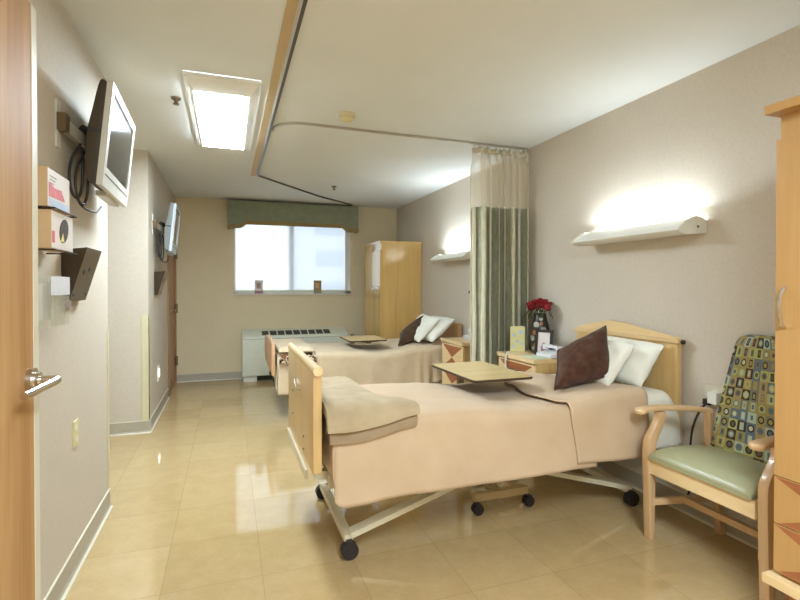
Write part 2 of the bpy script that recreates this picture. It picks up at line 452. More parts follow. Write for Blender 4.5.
cove('baseboard_back', (XL, YB), (XR, YB), (0, -1))
cove('baseboard_right', (XR, YN), (XR, YB), (-1, 0))
# corner guards
g = MB(); g.box(XL-.05, YE, .12, XL+.003, YE+.004, 1.02); g.box(XL, YE-.03, .12, XL+.004, YE+.004, 1.02); struct('trim_2', g, 'guard')
g = MB(); g.box(XL-.055, YW-.005, .11, XL+.005, YW, 1.02); g.box(XL, YW-.005, .11, XL+.005, YW+.05, 1.02); struct('trim_3', g, 'guard')

# window
fr = MB()
for b in ((WX0, WZ0, WX0+.022, WZ1), (WX1-.085, WZ0, WX1, WZ1), (WX0, WZ0, WX1, WZ0+.03), (WX0, WZ1-.05, WX1, WZ1)):
    fr.box(b[0], YB+.02, b[1], b[2], YB+.1, b[3], .004)
wn = struct('window_1', fr, 'white')
MB().box(.82, YB+.05, WZ0, .885, YB+.1, WZ1, .003).build('mullion', 'white', wn)
MB().box(WX0+.04, YB+.078, WZ0+.02, WX1-.04, YB+.084, WZ1-.02).build('glass_pane', 'glass', wn, smooth=0)
MB().box(WX0-.03, YB-.035, WZ0-.02, WX1+.03, YB+.03, WZ0, .005).build('window_sill', 'offwhite', wn)
sh = thing('roller_shade', 'translucent white roller shade drawn down over the window', 'window shade', (.85, YB, WZ0+.05))
MB().grid(lambda a, b: (lerp(WX0+.006, 1.64, a), YB+.015, lerp(WZ0+.035, WZ1-.04, b)), 4, 4).build('shade_fabric', 'shade', sh, smooth=0)
MB().box(WX0+.02, YB+.008, WZ0+.02, 1.635, YB+.022, WZ0+.05, .004).build('bottom_bar', 'bluegrey', sh)
MB().cyl((WX0+.01, YB+.01, WZ1-.03), (1.655, YB+.01, WZ1-.03), .02).build('roller_tube', 'offwhite', sh)
# valance (box pelmet with shaped lower edge)
VX0, VX1, VZ = 0, 1.785, 2.415
low = [(VX0, 2.045), (.15, 2.045), (.2, 2.065), (.235, 2.1), (1.55, 2.1), (1.585, 2.065), (1.635, 2.045), (VX1, 2.045)]
v = thing('window_valance', 'sage green padded box valance with stepped lower edge above the window', 'valance', (.89, 7.0, 2.045))
p = MB(); p.prism([(VX0, VZ)] + low + [(VX1, VZ)], 'Y', 6.9, 6.925, .004)
p.box(VX0, 6.925, 2.045, VX0+.025, 7.05, VZ); p.box(VX1-.025, 6.925, 2.045, VX1, 7.05, VZ); p.box(VX0+.025, 6.925, VZ-.02, VX1-.025, 7.05, VZ)
p.build('valance_board', 'sage', v)
MB().loft([[(x, y, z) for y, z in ((6.886, zz-.004), (6.9, zz-.004), (6.9, zz+.05), (6.886, zz+.05))] for x, zz in low]).build('trim_band', 'gimp', v)

# door 1: the oak leaf standing open along the left wall
d = struct('door_1', MB().box(-.545, .52, .012, -.5, 1.6, 2.03, .002), 'oak')
MB().box(-.546, 1.585, .012, -.4985, 1.622, 2.032, .001).build('edge_guard', 'cove_cap', d)
lv = MB(); lv.cyl((-.5, 1.555, 1.018), (-.487, 1.555, 1.018), .034, n=24, bev=.003)
lv.cyl((-.487, 1.555, 1.018), (-.475, 1.555, 1.018), .022, n=20)
lv.cyl((-.475, 1.555, 1.018), (-.437, 1.555, 1.018), .011, n=14)
lv.tube(spline([(-.445, 1.555, 1.018), (-.437, 1.553, 1.018), (-.436, 1.537, 1.016), (-.448, 1.48, 1.011), (-.464, 1.41, 1.004)], 5), .0105, 10)
lv.build('door_handle', 'chrome', d)
MB().box(-.535, .5, .2, -.525, .53, .32).build('hinge', 'bronze', d)
MB().box(-.535, .5, 1.7, -.525, .53, 1.82).build('hinge', 'bronze', d)
struct('trim_4', MB().box(XL, .38, 0, -.49, .5, 2.12, .004), 'offwhite')
# door 2: closed brown door at the end of the left wall
struct('trim_5', MB().box(XL-.01, 6.13, 0, XL+.015, 6.2, 2.08, .003).box(XL-.01, 6.98, 0, XL+.012, 7.04, 2.08, .003).box(XL-.01, 6.2, 2.02, XL+.012, 6.98, 2.08, .003), 'door_far')
d = struct('door_2', MB().box(XL-.06, 6.2, .01, XL-.005, 6.98, 2.02, .002), 'door_far')
lv = MB(); lv.cyl((XL-.005, 6.28, .98), (XL+.008, 6.28, .98), .03); lv.cyl((XL+.008, 6.28, .98), (XL+.06, 6.28, .98), .01)
lv.tube([(XL+.055, 6.28, .98), (XL+.06, 6.3, .98), (XL+.058, 6.4, .98)], .01); lv.build('door_handle', 'chrome', d)
for z in (1.68, .98, .3): MB().cyl((XL+.012, 6.965, z-.06), (XL+.012, 6.965, z+.06), .02, n=12).build('hinge', 'bronze', d)

# outside
nb = thing('neighbouring_building', 'pale building beyond the window with bands of glazing', 'building', (5.5, 13, -3))
MB().box(1.9, 13, -3, 12, 17, 9).build('facade_wall', 'facade', nb, smooth=0)
for k in range(9): MB().box(2.2, 12.94, -1.6+.85*k, 11.5, 13.0, -1.2+.85*k).build('window_band', 'facade_glass', nb, smooth=0)

# ------------------------------------------------------------------ ceiling things
cl = thing('ceiling_light', 'lit rectangular ceiling light in a white frame left of the curtain track', 'ceiling light', (-.04, 3.72, 2.36))
f = MB(); x0, x1, y0, y1 = -.228, .182, 2.91, 4.36
def ring(m, o, i, zo, zi):
    (a0, b0, a1, b1), (c0, d0, c1, d1) = o, i
    O = [(a0, b0, zo), (a1, b0, zo), (a1, b1, zo), (a0, b1, zo)]; I = [(c0, d0, zi), (c1, d0, zi), (c1, d1, zi), (c0, d1, zi)]
    V = [m.bm.verts.new(q) for q in O]; W = [m.bm.verts.new(q) for q in I]
    for k in range(4): m.bm.faces.new((V[k], V[(k+1) % 4], W[(k+1) % 4], W[k]))
inner = (-.183, 3.055, .120, 4.21)
ring(f, (x0, y0, x1, y1), (x0, y0, x1, y1), H-.001, H-.022)
ring(f, (x0, y0, x1, y1), (x0+.022, y0+.03, x1-.022, y1-.03), H-.022, H-.030)
ring(f, (x0+.022, y0+.03, x1-.022, y1-.03), inner, H-.030, H-.053)
f.build('light_frame', 'white', cl, smooth=0)
MB().box(-.184, 3.054, H-.056, .121, 4.211, H-.045).build('diffuser_panel', 'panel', cl, smooth=0)


def tracktube(name, pts, mat, label, lip=None):
    o = thing(name, label, 'curtain track', (pts[0][0], pts[0][1], H-.03))
    P = [Vector((a, b, 0)) for a, b in pts]; R = []; R2 = []
    for i, p in enumerate(P):
        t = (P[min(i+1, len(P)-1)]-P[max(i-1, 0)]).normalized(); n = Vector((t.y, -t.x, 0))
        R.append([tuple(p+n*a+Vector((0, 0, z))) for a, z in ((-.008, H-.001), (-.008, H-.017), (.008, H-.017), (.008, H-.001))])
        R2.append([tuple(p+n*a+Vector((0, 0, z))) for a, z in ((-.013, H-.001), (-.013, H-.015), (-.0082, H-.015), (-.0082, H-.001))])
    MB().loft(R).build('track_rail', mat, o, smooth=0)
    if lip: MB().loft(R2).build('track_lip', lip, o, smooth=0)
    return o
tracktube('curtain_track', [(.3, YN+.02), (.3, 1), (.3, 2.5), (.3, 3.62), (.3, 4.4), (.293, 5.3), (.31, 5.38), (.7, 5.85), (1.13, 6.36), (1.55, 6.74), (1.68, 6.86)], 'track', 'long curtain track along the ceiling beside the tan strip, turning diagonally to the window valance', 'track_lip')
arc = [(.322+.20*(1-math.cos(a)), 3.745-.2*math.sin(a)) for a in [PI/2*k/8 for k in range(9)]]
tracktube('curtain_track', [(.322, 3.78)] + arc + [(.8, 3.55), (1.4, 3.562), (2.0, 3.575), (2.41, 3.58)], 'track_pale', 'curved pale curtain track crossing the ceiling above the hanging curtain')
sd = thing('smoke_detector', 'small round white smoke detector on the ceiling right of the curtain track', 'smoke detector', (.768, 3.277, H-.05))
MB().lathe([(.058, 0), (.058, -.018), (.05, -.022)], (.768, 3.277, H), 24).build('mounting_plate', 'guard', sd)
MB().lathe([(.042, -.022), (.044, -.036), (.036, -.048), (.012, -.052)], (.768, 3.277, H), 24).build('sensor_head', 'plate', sd)
def sprinkler(x, y, label):
    o = thing('fire_sprinkler', label, 'sprinkler', (x, y, H-.05), 'ceiling sprinklers')
    MB().lathe([(.03, 0), (.028, -.01), (.013, -.014)], (x, y, H), 18).build('escutcheon', 'bronze', o)
    MB().lathe([(.012, -.014), (.009, -.036), (.018, -.037), (.018, -.042)], (x, y, H), 14).build('sprinkler_head', 'bronze', o)
sprinkler(-.301, 3.347, 'small bronze ceiling sprinkler left of the lit ceiling light')
sprinkler(1.178, 5.694, 'small bronze ceiling sprinkler on the far right ceiling behind the curved track')

# ------------------------------------------------------------------ wall lights over the beds
def uplight(p, L, UP):
    l = bpy.data.lights.new('bed_uplight', 'AREA'); l.shape = 'RECTANGLE'; l.size = .04; l.size_y = L; l.energy = UP; l.color = LC; l.spread = math.radians(178)
    o = bpy.data.objects.new('bed_uplight', l); o.location = p; o.rotation_euler = (0, math.radians(180-36), 0); COL.objects.link(o)
LC = (.73, .88, 1)
def bed_light(y0, y1, label, UP):
    o = thing('bed_wall_light', label, 'wall light', (XR, (y0+y1)/2, 1.55), 'wall lights above the beds')
    bot = [(XR-.005, 1.555), (2.28, 1.548), (2.235, 1.556), (2.222, 1.566), (2.235, 1.582), (2.275, 1.608), (2.325, 1.63), (2.33, 1.626), (2.28, 1.6), (2.248, 1.578), (2.26, 1.568), (XR-.005, 1.572)]
    MB().prism(bot, 'Y', y0+.012, y1-.012).build('visor', 'white', o, smooth=40)
    cap = spline2([(2.216, 1.562), (2.24, 1.546), (2.3, 1.545), (2.4, 1.551)], 3) + [(XR-.003, 1.56)] + spline2([(XR-.003, 1.62), (2.34, 1.641), (2.27, 1.615), (2.216, 1.572)], 3)
    MB().prism(cap, 'Y', y0, y0+.012).build('end_cap', 'offwhite', o)
    MB().prism(cap, 'Y', y1-.012, y1).build('end_cap', 'offwhite', o)
    MB().box(XR-.03, y0+.02, 1.573, XR-.003, y1-.02, 1.61).build('back_plate', 'white', o)
    uplight((2.32, (y0+y1)/2, 1.612), y1-y0-.08, UP)
    MB().cyl((2.345, y0+.04, 1.592), (2.345, y1-.04, 1.592), .011).build('lamp_tube', 'tube', o)
    MB().cyl((2.35, y0+.001, 1.585), (2.35, y0-.003, 1.585), .006, n=10).build('screw', 'black', o)
bed_light(1.93, 2.785, 'long white wall light above the nearer bed headboard', 12.5)
bed_light(4.4, 5.27, 'long white wall light above the far bed, partly behind the curtain', 27)

# ------------------------------------------------------------------ beds
def caster(parent, x, y, r=.04, mat='rubber', dx=.0):
    c = MB(); c.box(x-.014+dx, y-.02, r*1.05, x+.014+dx, y+.02, r*2.1, .004)
    c.cyl((x, y-.022, r), (x, y+.022, r), r*.45, n=14)
    o = c.build('caster', 'black', parent)
    wmb = MB()
    for s in (-1, 1):
        wmb.cyl((x, y+s*.012-.009, r), (x, y+s*.012+.009, r), r, n=22, bev=.005)
    wmb.build('caster_wheel', mat, o)

def hi_low_base(o, y0, y1, zt, xf=.53, xh=2.2, midx=(1.02, 1.66)):
    for x in (xf, xh):
        MB().bar((x, y0, .085), (x, y1, .085), .04, .035, .006).build('base_bar', 'cream_metal', o)
        for y in (y0-.012, y1+.012): caster(o, x, y+(.0 if y > 2.5 else -.0), .04)
    for y in (y0+.02, y1-.02):
        for a, b in ((xf, midx[0]), (xh, midx[1])):
            sg = 1 if a < b else -1
            arm = MB().bar((a+.01*sg, y, .1), (b, y, zt-.01), .026, .06, .004, up=(0, 1, 0)).build('lift_arm', 'cream_metal', o)
            MB().bar((b, y, zt-.02), (b-.06*sg, y, zt+.1), .02, .04, .003, up=(0, 1, 0)).build('frame_link', 'cream_metal', o)
            px = lerp(a, b, .66); pz = lerp(.1, zt-.01, .66)
            s_ = -1 if y < (y0+y1)/2 else 1
            MB().cyl((px, y+s_*.02, pz), (px, y+s_*.0235, pz), .006, n=10).build('pivot_bolt', 'black', arm)

# --- nearer bed
B1Y0, B1Y1 = 2.03, 2.925; TB = .034
def prof1(x):
    return interp([(.42, .692), (.8, .7), (1.1, .69), (1.4, .662), (1.58, .662), (1.8, .69), (2.1, .70), (2.4, .698)], x)
def section(y0, y1, zt, hem0, hem1, t, r=.05, crown=.012, out=0, flare=.006, tilt=0):
    """point (y,z) along a bedding cross-section, t from near hem to far hem"""
    y0 -= out; y1 += out; zt += out
    L = [max(zt-r-hem0, .01), PI/2*r, y1-y0-2*r, PI/2*r, max(zt-r-hem1, .01)]
    S = sum(L); d = t*S
    if d <= L[0]: k = d/L[0]; return y0-flare*(1-k), hem0+L[0]*k
    d -= L[0]
    if d <= L[1]: a = d/r; return y0+r-r*math.cos(a), zt-r+r*math.sin(a)
    d -= L[1]
    if d <= L[2]: k = d/L[2]; return y0+r+d, zt+crown*math.sin(PI*k)-tilt*k
    if tilt: zt -= tilt
    d -= L[2]
    if d <= L[3]: a = d/r; return y1-r+r*math.sin(a), zt-r+r*math.cos(a)
    d -= L[3]; k = d/L[4]; return y1+flare*k, zt-r-L[4]*k
bed = thing('hospital_bed', 'nearer hospital bed with maple headboard and footboard, raised above its casters', 'bed', (1.4, 2.5, 0))
hi_low_base(bed, 2.235, 2.9, .285, midx=(1.12, 1.58))
fm = MB()
for y in (2.16, 2.87): fm.bar((.42, y, .4), (2.33, y, .4), .035, .06)
for x in (.45, 1.0, 1.66, 2.3): fm.bar((x, 2.16, .385), (x, 2.87, .385), .04, .04)
fm.build('bed_frame', 'cream_metal', bed)
mt = MB().box(.455, 2.1, .435, 2.33, 2.86, .605, .05, 3).build('mattress', 'sheet', bed)
fb = MB(); fb.prism([(2.055, .478), (2.075, .47), (2.91, .44), (2.945, .45), (2.945, .915), (2.055, .915)], 'X', .335, .372, .005)
fbo = fb.build('footboard', 'maple', bed)
MB().tube([(.3535, 2.035, .913), (.3535, 2.2, .913), (.3535, 2.6, .913), (.3535, 2.955, .913)], .0205, 16).build('top_rail', 'maple_y', fbo)
MB().box(.322, 2.2, .405, .334, 2.9, .445, .004).build('bottom_channel', 'cream_metal', bed)
for y, z in ((2.72, .7), (2.72, .575), (2.33, .56), (2.33, .5)):
    MB().cyl((.3345, y, z), (.331, y, z), .006, n=10).build('screw', 'darkbrown', fbo)
MB().tube(spline([(.334, 2.62, .79), (.328, 2.6, .775), (.326, 2.53, .752), (.328, 2.46, .752), (.334, 2.44, .762)], 4), .0032, 8).build('pull_handle', 'chrome', fbo)
for y in (2.25, 2.8): MB().box(.373, y-.02, .38, .43, y+.02, .42).build('bracket', 'cream_metal', bed)
hb = MB(); hb.prism([(2.055, .3), (2.885, .3), (2.885, .955), (2.055, .955)], 'X', 2.352, 2.39, .004)
hbo = hb.build('headboard', 'maple', bed)
cr = [(2.06, .972)] + [(y, z) for y, z in spline2([(2.06, .982), (2.25, 1.008), (2.42, 1.034), (2.56, 1.045), (2.64, 1.036), (2.77, 1.008), (2.88, .986)], 5)] + [(2.88, .972)]
MB().prism(cr, 'X', 2.355, 2.388, .003).build('crest', 'maple_y', hbo)
MB().box(2.342, 2.04, .952, 2.398, 2.9, .972, .006).build('moulding', 'maple_y', hbo)
MB().cyl((2.37, 2.04, .96), (2.37, 2.025, .96), .012, n=12).build('bumper', 'black', hbo)

def wr(x, y, z, k=1): return .006*k*nz(x*5, y*5, z*3) + .003*k*nz(x*13, y*11, z*9)
sp = thing('bedspread', 'peach bedspread hanging over the side of the nearer bed', 'bedspread', (1.1, 2.5, .34))
X0, X1 = .418, 1.78
def spread1(a, t):
    x = lerp(X0, X1, a)
    hem = .345 - .012*smoothstep(.75, .42, x) + .004*math.sin(x*9)
    if x < .56: hem = .333+.03*(1-smoothstep(.418, .45, x))
    r = .05
    zt = prof1(x) - .05*(1-smoothstep(.418, .46, x))
    y, z = section(B1Y0, B1Y1, zt, hem, .43, t, r, .006, 0, tilt=TB)
    hang = smoothstep(.66, .5, z) if y < 2.2 else 0
    y += hang*(.007*math.sin(x*11+1)*smoothstep(.6, .35, z) + .004*nz(x*6, z*4, 2))
    z2 = z + (0 if hang else wr(x, y, z, .6))
    return (x, y, z2)
MB().grid(spread1, 70, 90).build('spread_cover', 'spread', sp, smooth=60, solid=.006, offset=1)
def foot_hang(a, t):
    y = lerp(2.022, 2.915, a); z = lerp(.438+.006*math.sin(a*5)-.03*smoothstep(.06, 0, a), .655, t)
    return (.421-.014*math.sin(PI*t)*.5+.004*nz(a*9, t*3, 5), y, z)
MB().grid(foot_hang, 30, 10).build('foot_drop', 'spread', sp, smooth=60, solid=.005, offset=0)
def fold1(a, t):
    y, z = section(B1Y0, B1Y1, .69, .38, .43, t)
    xa = interp([(2.03, 1.60), (2.1, 1.565), (2.3, 1.54), (2.6, 1.62), (2.9, 1.75)], y)
    if y < 2.06: xa = lerp(1.652, 1.61, smoothstep(.38, .66, z))
    xb = interp([(2.05, 2.1), (2.3, 2.03), (2.6, 1.93), (2.9, 1.88)], y)
    if y < 2.06: xb = lerp(2.075, 2.1, smoothstep(.38, .66, z))+.02*math.sin(PI*smoothstep(.38, .66, z))
    x = lerp(xa, xb, a)
    y, z = section(B1Y0, B1Y1, prof1(x)+.012, .378-.012*a, .44, t, .05, .006, .014, tilt=TB)
    if y < 2.06:
        h = smoothstep(.66, .4, z); y -= .006*h*math.sin(x*14)
    else: z += wr(x, y, z, .5)
    return (x, y, z)
MB().grid(fold1, 26, 90).build('turned_down_fold', 'spread', sp, smooth=60, solid=.008, offset=0)
st = thing('bed_sheet', 'white sheet showing at the head of the nearer bed beside the chair', 'bed sheet', (2.1, 2.5, .4))
def sheet1(a, t):
    x = lerp(1.72, 2.345, a)
    hem = lerp(.40, .385, a)
    y, z = section(B1Y0, B1Y1, prof1(x)-.006-.03*smoothstep(2.29, 2.35, x), hem, .45, t, .055, .006, -.006 - .03*smoothstep(2.27, 2.35, x), tilt=TB)
    if y < 2.08: x += .055*a*smoothstep(.68, .55, z); y += .006*math.sin(x*17)*smoothstep(.66, .4, z) + .03*smoothstep(2.3, 2.345, x)*smoothstep(.5, .7, z)
    else: z += wr(x, y, z, .6)
    return (x, y, z)
MB().grid(sheet1, 34, 80).build('sheet_drape', 'sheet', st, smooth=60, solid=.004, offset=0)

def pillow(name, corners, th, mat, label, cat, n=26, pw=2.6, wrk=.006, pinch=.05, group=None, seed=0, piping=None):
    A, B, C_, D = [Vector(c) for c in corners]
    nrm = (B-A).cross(D-A).normalized()
    m = MB(); ctr = (A+B+C_+D)/4
    def pt(u, v, s):
        p = A*(1-u)*(1-v)+D*u*(1-v)+B*(1-u)*v+C_*u*v
        a, b = 2*u-1, 2*v-1
        h = ((1-abs(a)**pw)*(1-abs(b)**pw))**.5
        p = p + (ctr-p)*pinch*(1-min(abs(a), abs(b)))*max(abs(a), abs(b))**6
        w = wrk*(nz(u*4+seed, v*4, s)+.6*nz(u*9, v*9+seed, s))*h
        return p + nrm*s*(th*.5*h+w)
    m.grid(lambda u, v: pt(u, v, 1), n, n); m.grid(lambda u, v: pt(u, v, -1), n, n)
    bmesh.ops.remove_doubles(m.bm, verts=m.bm.verts, dist=.0006); bmesh.ops.recalc_face_normals(m.bm, faces=m.bm.faces)
    if piping:
        lo = min(min(A.z, B.z), min(C_.z, D.z))
        o = thing(name, label, cat, (ctr.x, ctr.y, lo), group)
        m.build('cushion_cover', mat, o, smooth=80)
        k = MB(); path = []
        for (u0, v0), (u1, v1) in (((0, 0), (1, 0)), ((1, 0), (1, 1)), ((1, 1), (0, 1)), ((0, 1), (0, 0))):
            for i in range(14): path.append(pt(lerp(u0, u1, i/14), lerp(v0, v1, i/14), 0))
        k.tube(path, .006, 6, closed=True); k.build('piping', piping, o, smooth=80)
        return o
    return tag(m.build(name, mat, smooth=80), label, cat, group)
pillow('pillow', [(2.13, 2.09, .71), (2.315, 2.10, .94), (2.31, 2.60, .95), (2.13, 2.62, .72)], .125, 'pillow', 'white pillow leaning on the headboard, rearmost on the nearer bed', 'pillow', seed=1, wrk=.012, group='white pillows')
pillow('pillow', [(1.965, 2.15, .715), (2.165, 2.16, .94), (2.155, 2.56, .95), (1.965, 2.56, .72)], .125, 'pillow', 'white pillow between the brown cushion and the rear pillow of the nearer bed', 'pillow', seed=4, wrk=.018, group='white pillows')
pillow('throw_cushion', [(1.64, 2.185, .718), (1.80, 2.37, .895), (2.135, 2.36, 1.03), (2.02, 2.19, .77)], .17, 'cushion', 'chocolate brown cushion propped against the white pillows of the nearer bed', 'cushion', seed=9, wrk=.010, piping='cushion', pinch=.06)

# folded throw over the foot of the nearer bed
def throw(layer):
    off, th, yn, zend = ((.034, .04, B1Y0-.012, .665), (.006, .024, B1Y0-.008, .612))[layer]
    rings = []
    N = 44
    for i in range(N+1):
        t = i/N; zt = .695+off
        ye = 2.9
        r = .05; L1 = ye-(yn+r); L2 = PI/2*r; L3 = zt-r-zend
        d = t*(L1+L2+L3)
        if d <= L1: y, z, ny, nzz = ye-d, zt, 0, 1
        elif d <= L1+L2:
            a = (d-L1)/r; y, z, ny, nzz = yn+r-r*math.sin(a), zt-r+r*math.cos(a), -math.sin(a), math.cos(a)
        else: y, z, ny, nzz = yn, zt-r-(d-L1-L2), -1, 0
        xr = interp([(2.02, .80), (2.06, .785), (2.12, .70), (2.3, .665), (2.9, .70)], y)
        if ny == -1: xr = .80-.004
        xl = .384
        if layer: xl += .012; xr -= .008
        if i < N: z -= (TB+.012)*smoothstep(2.1, 2.9, y)
        ring_ = []
        K = 18
        for k in range(K*2):
            if k < K: s_ = k/(K-1); side = 1
            else: s_ = 1-(k-K)/(K-1); side = 0
            x = lerp(xl, xr-th*.5, s_)
            e = th*(side)
            if k == K-1: x = xr-th*.18; e = th*.8
            if k == K: x = xr-th*.18; e = th*.2
            lift = 0
            if ny < -.3: lift = .045*smoothstep(.5, .80, x)*min(1, (d-L1)/(L2+L3))    # the hem rises towards the fold
            wv = .005*nz(x*9, t*9, layer*7+side*3)+side*(1-layer)*(.011*nz(x*10+t*5, t*3, 3)+.006*nz(x*22-t*14, t*9, 5))
            ring_.append((x, y+ny*(e+wv), z+nzz*(e+wv)+lift))
        rings.append(ring_)
    return MB().loft(rings)
tw = thing('folded_throw', 'oatmeal throw blanket folded over the foot of the nearer bed', 'blanket', (.6, 2.4, .6))
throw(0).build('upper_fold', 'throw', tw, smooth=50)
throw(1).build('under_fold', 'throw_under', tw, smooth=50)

# --- far bed
B2Y0, B2Y1 = 4.72, 5.62
def prof2(x): return interp([(.42, .615), (.9, .62), (1.2, .61), (1.45, .585), (1.65, .60), (1.85, .635), (2.4, .64)], x)
bed = thing('hospital_bed', 'far hospital bed near the window, with a small pale wood footboard', 'bed', (1.4, 5.17, 0))
hi_low_base(bed, 4.95, 5.5, .27, xf=.66)
fm = MB()
for y in (4.85, 5.5): fm.bar((.44, y, .34), (2.33, y, .34), .035, .06)
for x in (.47, 1.0, 1.66, 2.3): fm.bar((x, 4.85, .325), (x, 5.5, .325), .04, .04)
fm.build('bed_frame', 'darkbrown', bed)
MB().box(.47, 4.8, .375, 2.33, 5.54, .55, .05, 3).build('mattress', 'sheet', bed)
fb = MB(); fb.prism([(4.72, .425), (5.55, .47), (5.66, .52), (5.66, .715), (5.45, .745), (4.86, .745), (4.72, .725)], 'X', .385, .415, .004)
fb.build('footboard', 'pinkwood', bed)
MB().box(2.36, 4.8, .25, 2.395, 5.6, .86, .004).build('headboard', 'pinkwood', bed)
MB().box(.416, 5.0, .32, .47, 5.04, .36).build('bracket', 'darkbrown', bed)
MB().box(.416, 5.4, .32, .47, 5.44, .36).build('bracket', 'darkbrown', bed)
sp = thing('bedspread', 'beige ribbed bedspread covering the far bed, pleated near the pillow', 'bedspread', (1.3, 5.17, .24))
def spread2(a, t):
    x = lerp(.44, 2.3, a)
    hem = .245+.03*smoothstep(1.9, 2.3, x)
    y, z = section(B2Y0, B2Y1, prof2(x)-.03*(1-smoothstep(.44, .5, x)), hem, .35, t, .05, .012)
    if y < 4.95:
        h = smoothstep(.62, .3, z)
        y += h*(.006*math.sin(x*22)+.012*math.sin(x*60)*smoothstep(1.75, 1.95, x)*smoothstep(2.2, 2.0, x)+.005*nz(x*8, z*3))
    else: z += wr(x, y, z, .8)
    return (x, y, z)
MB().grid(spread2, 110, 70).build('spread_cover', 'spread_ribbed', sp, smooth=60, solid=.006, offset=1)
MB().grid(lambda a, t: (.432+.01*t, lerp(4.75, 5.5, a), lerp(.24+.34*a, .6, t)), 20, 8).build('foot_drop', 'sheet', sp, smooth=60, solid=.004, offset=0)
pillow('pillow', [(2.02, 4.74, .68), (2.29, 4.74, .92), (2.27, 5.3, .92), (2.02, 5.3, .68)], .13, 'pillow', 'white pillow at the head of the far bed, beside the far nightstand', 'pillow', seed=12, wrk=.012, group='white pillows')
pillow('pillow', [(1.90, 4.82, .675), (2.14, 4.82, .92), (2.14, 5.3, .95), (1.90, 5.3, .68)], .12, 'pillow', 'white pillow behind the dark cushion on the far bed', 'pillow', seed=15, wrk=.016, group='white pillows')
pillow('throw_cushion', [(1.70, 4.9, .635), (1.80, 5.12, .74), (2.11, 5.15, .945), (2.02, 4.95, .74)], .14, 'cushion_dark', 'dark brown pointed cushion leaning on the far bed pillows', 'cushion', seed=19, piping='cushion_dark')
ft = thing('folded_throw', 'brown and cream patterned throw folded across the foot of the far bed', 'blanket', (.56, 5.1, .55))
def throw2(off, th, xr, zend):
    rings = []
    for i in range(31):
        t = i/30; yn = B2Y0-.012; zt = .622+off; r = .05; ye = 5.58
        L1 = ye-(yn+r); L2 = PI/2*r; L3 = zt-r-zend; d = t*(L1+L2+L3)
        if d <= L1: y, z, ny, nq = ye-d, zt, 0, 1
        elif d <= L1+L2: a = (d-L1)/r; y, z, ny, nq = yn+r-r*math.sin(a), zt-r+r*math.cos(a), -math.sin(a), math.cos(a)
        else: y, z, ny, nq = yn, zt-r-(d-L1-L2), -1, 0
        rr = []
        for k in range(20):
            s_ = k/9 if k < 10 else 1-(k-10)/9; e = th if k < 10 else 0
            if k in (9, 10): e = th*.5
            rr.append((lerp(.45, xr, s_), y+ny*(e+.004*nz(s_*5, t*7, off*90)), z+nq*(e+.006*nz(s_*5, t*7, off*90))))
        rings.append(rr)
    return MB().loft(rings)
throw2(.006, .026, .80, .54).build('under_fold', 'pattern_throw', ft, smooth=50)
throw2(.034, .03, .78, .635).build('upper_fold', 'spread_ribbed', ft, smooth=50)

# ------------------------------------------------------------------ overbed tables
def overbed(cx, cy, z, lx, ly, colx, coly, basey0, label, bz=.085):
    o = thing('overbed_table', label, 'overbed table', (colx, coly, 0), 'overbed tables')
    def rr(hx, hy, r, n=5):
        P = []
        for qx, qy, a0 in ((1, 1, 0), (-1, 1, 90), (-1, -1, 180), (1, -1, 270)):
            for k in range(n+1):
                a = math.radians(a0+90*k/n); P.append((cx+qx*(hx-r)+r*math.cos(a), cy+qy*(hy-r)+r*math.sin(a)))
        return P
    MB().prism(rr(lx/2, ly/2, .03), 'Z', z-.015, z-.0015, .003).build('edge_band', 'darkbrown', o)
    MB().prism(rr(lx/2-.004, ly/2-.004, .027), 'Z', z-.0016, z+.001).build('table_top', 'laminate', o, smooth=0)
    k = MB(); k.box(colx-.022, cy-ly*.22, z-.05, colx+.022, coly+.02, z-.0155, .003); k.box(colx-.07, cy-ly*.15, z-.04, colx+.07, cy+ly*.3, z-.0155, .002)
    k.build('support_arm', 'bronze', o)
    MB().box(colx-.018, coly-.02, .1, colx+.018, coly+.02, z-.05, .003).build('column', 'bronze', o)
    b = MB(); b.box(colx-.03, coly-.035, .06, colx+.03, coly+.035, .12, .004); b.box(colx-.02, basey0, bz-.018, colx+.02, coly-.03, bz+.012, .003)
    b.build('base_leg', 'tan_metal', o)
    MB().box(colx-.175, basey0-.02, bz-.022, colx+.175, basey0+.015, bz+.02, .004).build('base_crossbar', 'tan_metal', o)
    MB().box(colx-.175, coly-.02, bz-.02, colx+.175, coly+.02, bz+.015, .004).build('base_crossbar', 'tan_metal', o)
    for x in (-.165, .165):
        for y in (basey0-.032, coly): caster(o, colx+x, y, .03)
overbed(1.41, 2.60, .770, .375, .59, 1.47, 2.965, 2.45, 'overbed table with pale top and dark edge above the nearer bed')
overbed(1.36, 5.08, .715, .40, .50, 1.40, 5.69, 5.1, 'overbed table with pale top above the far bed')

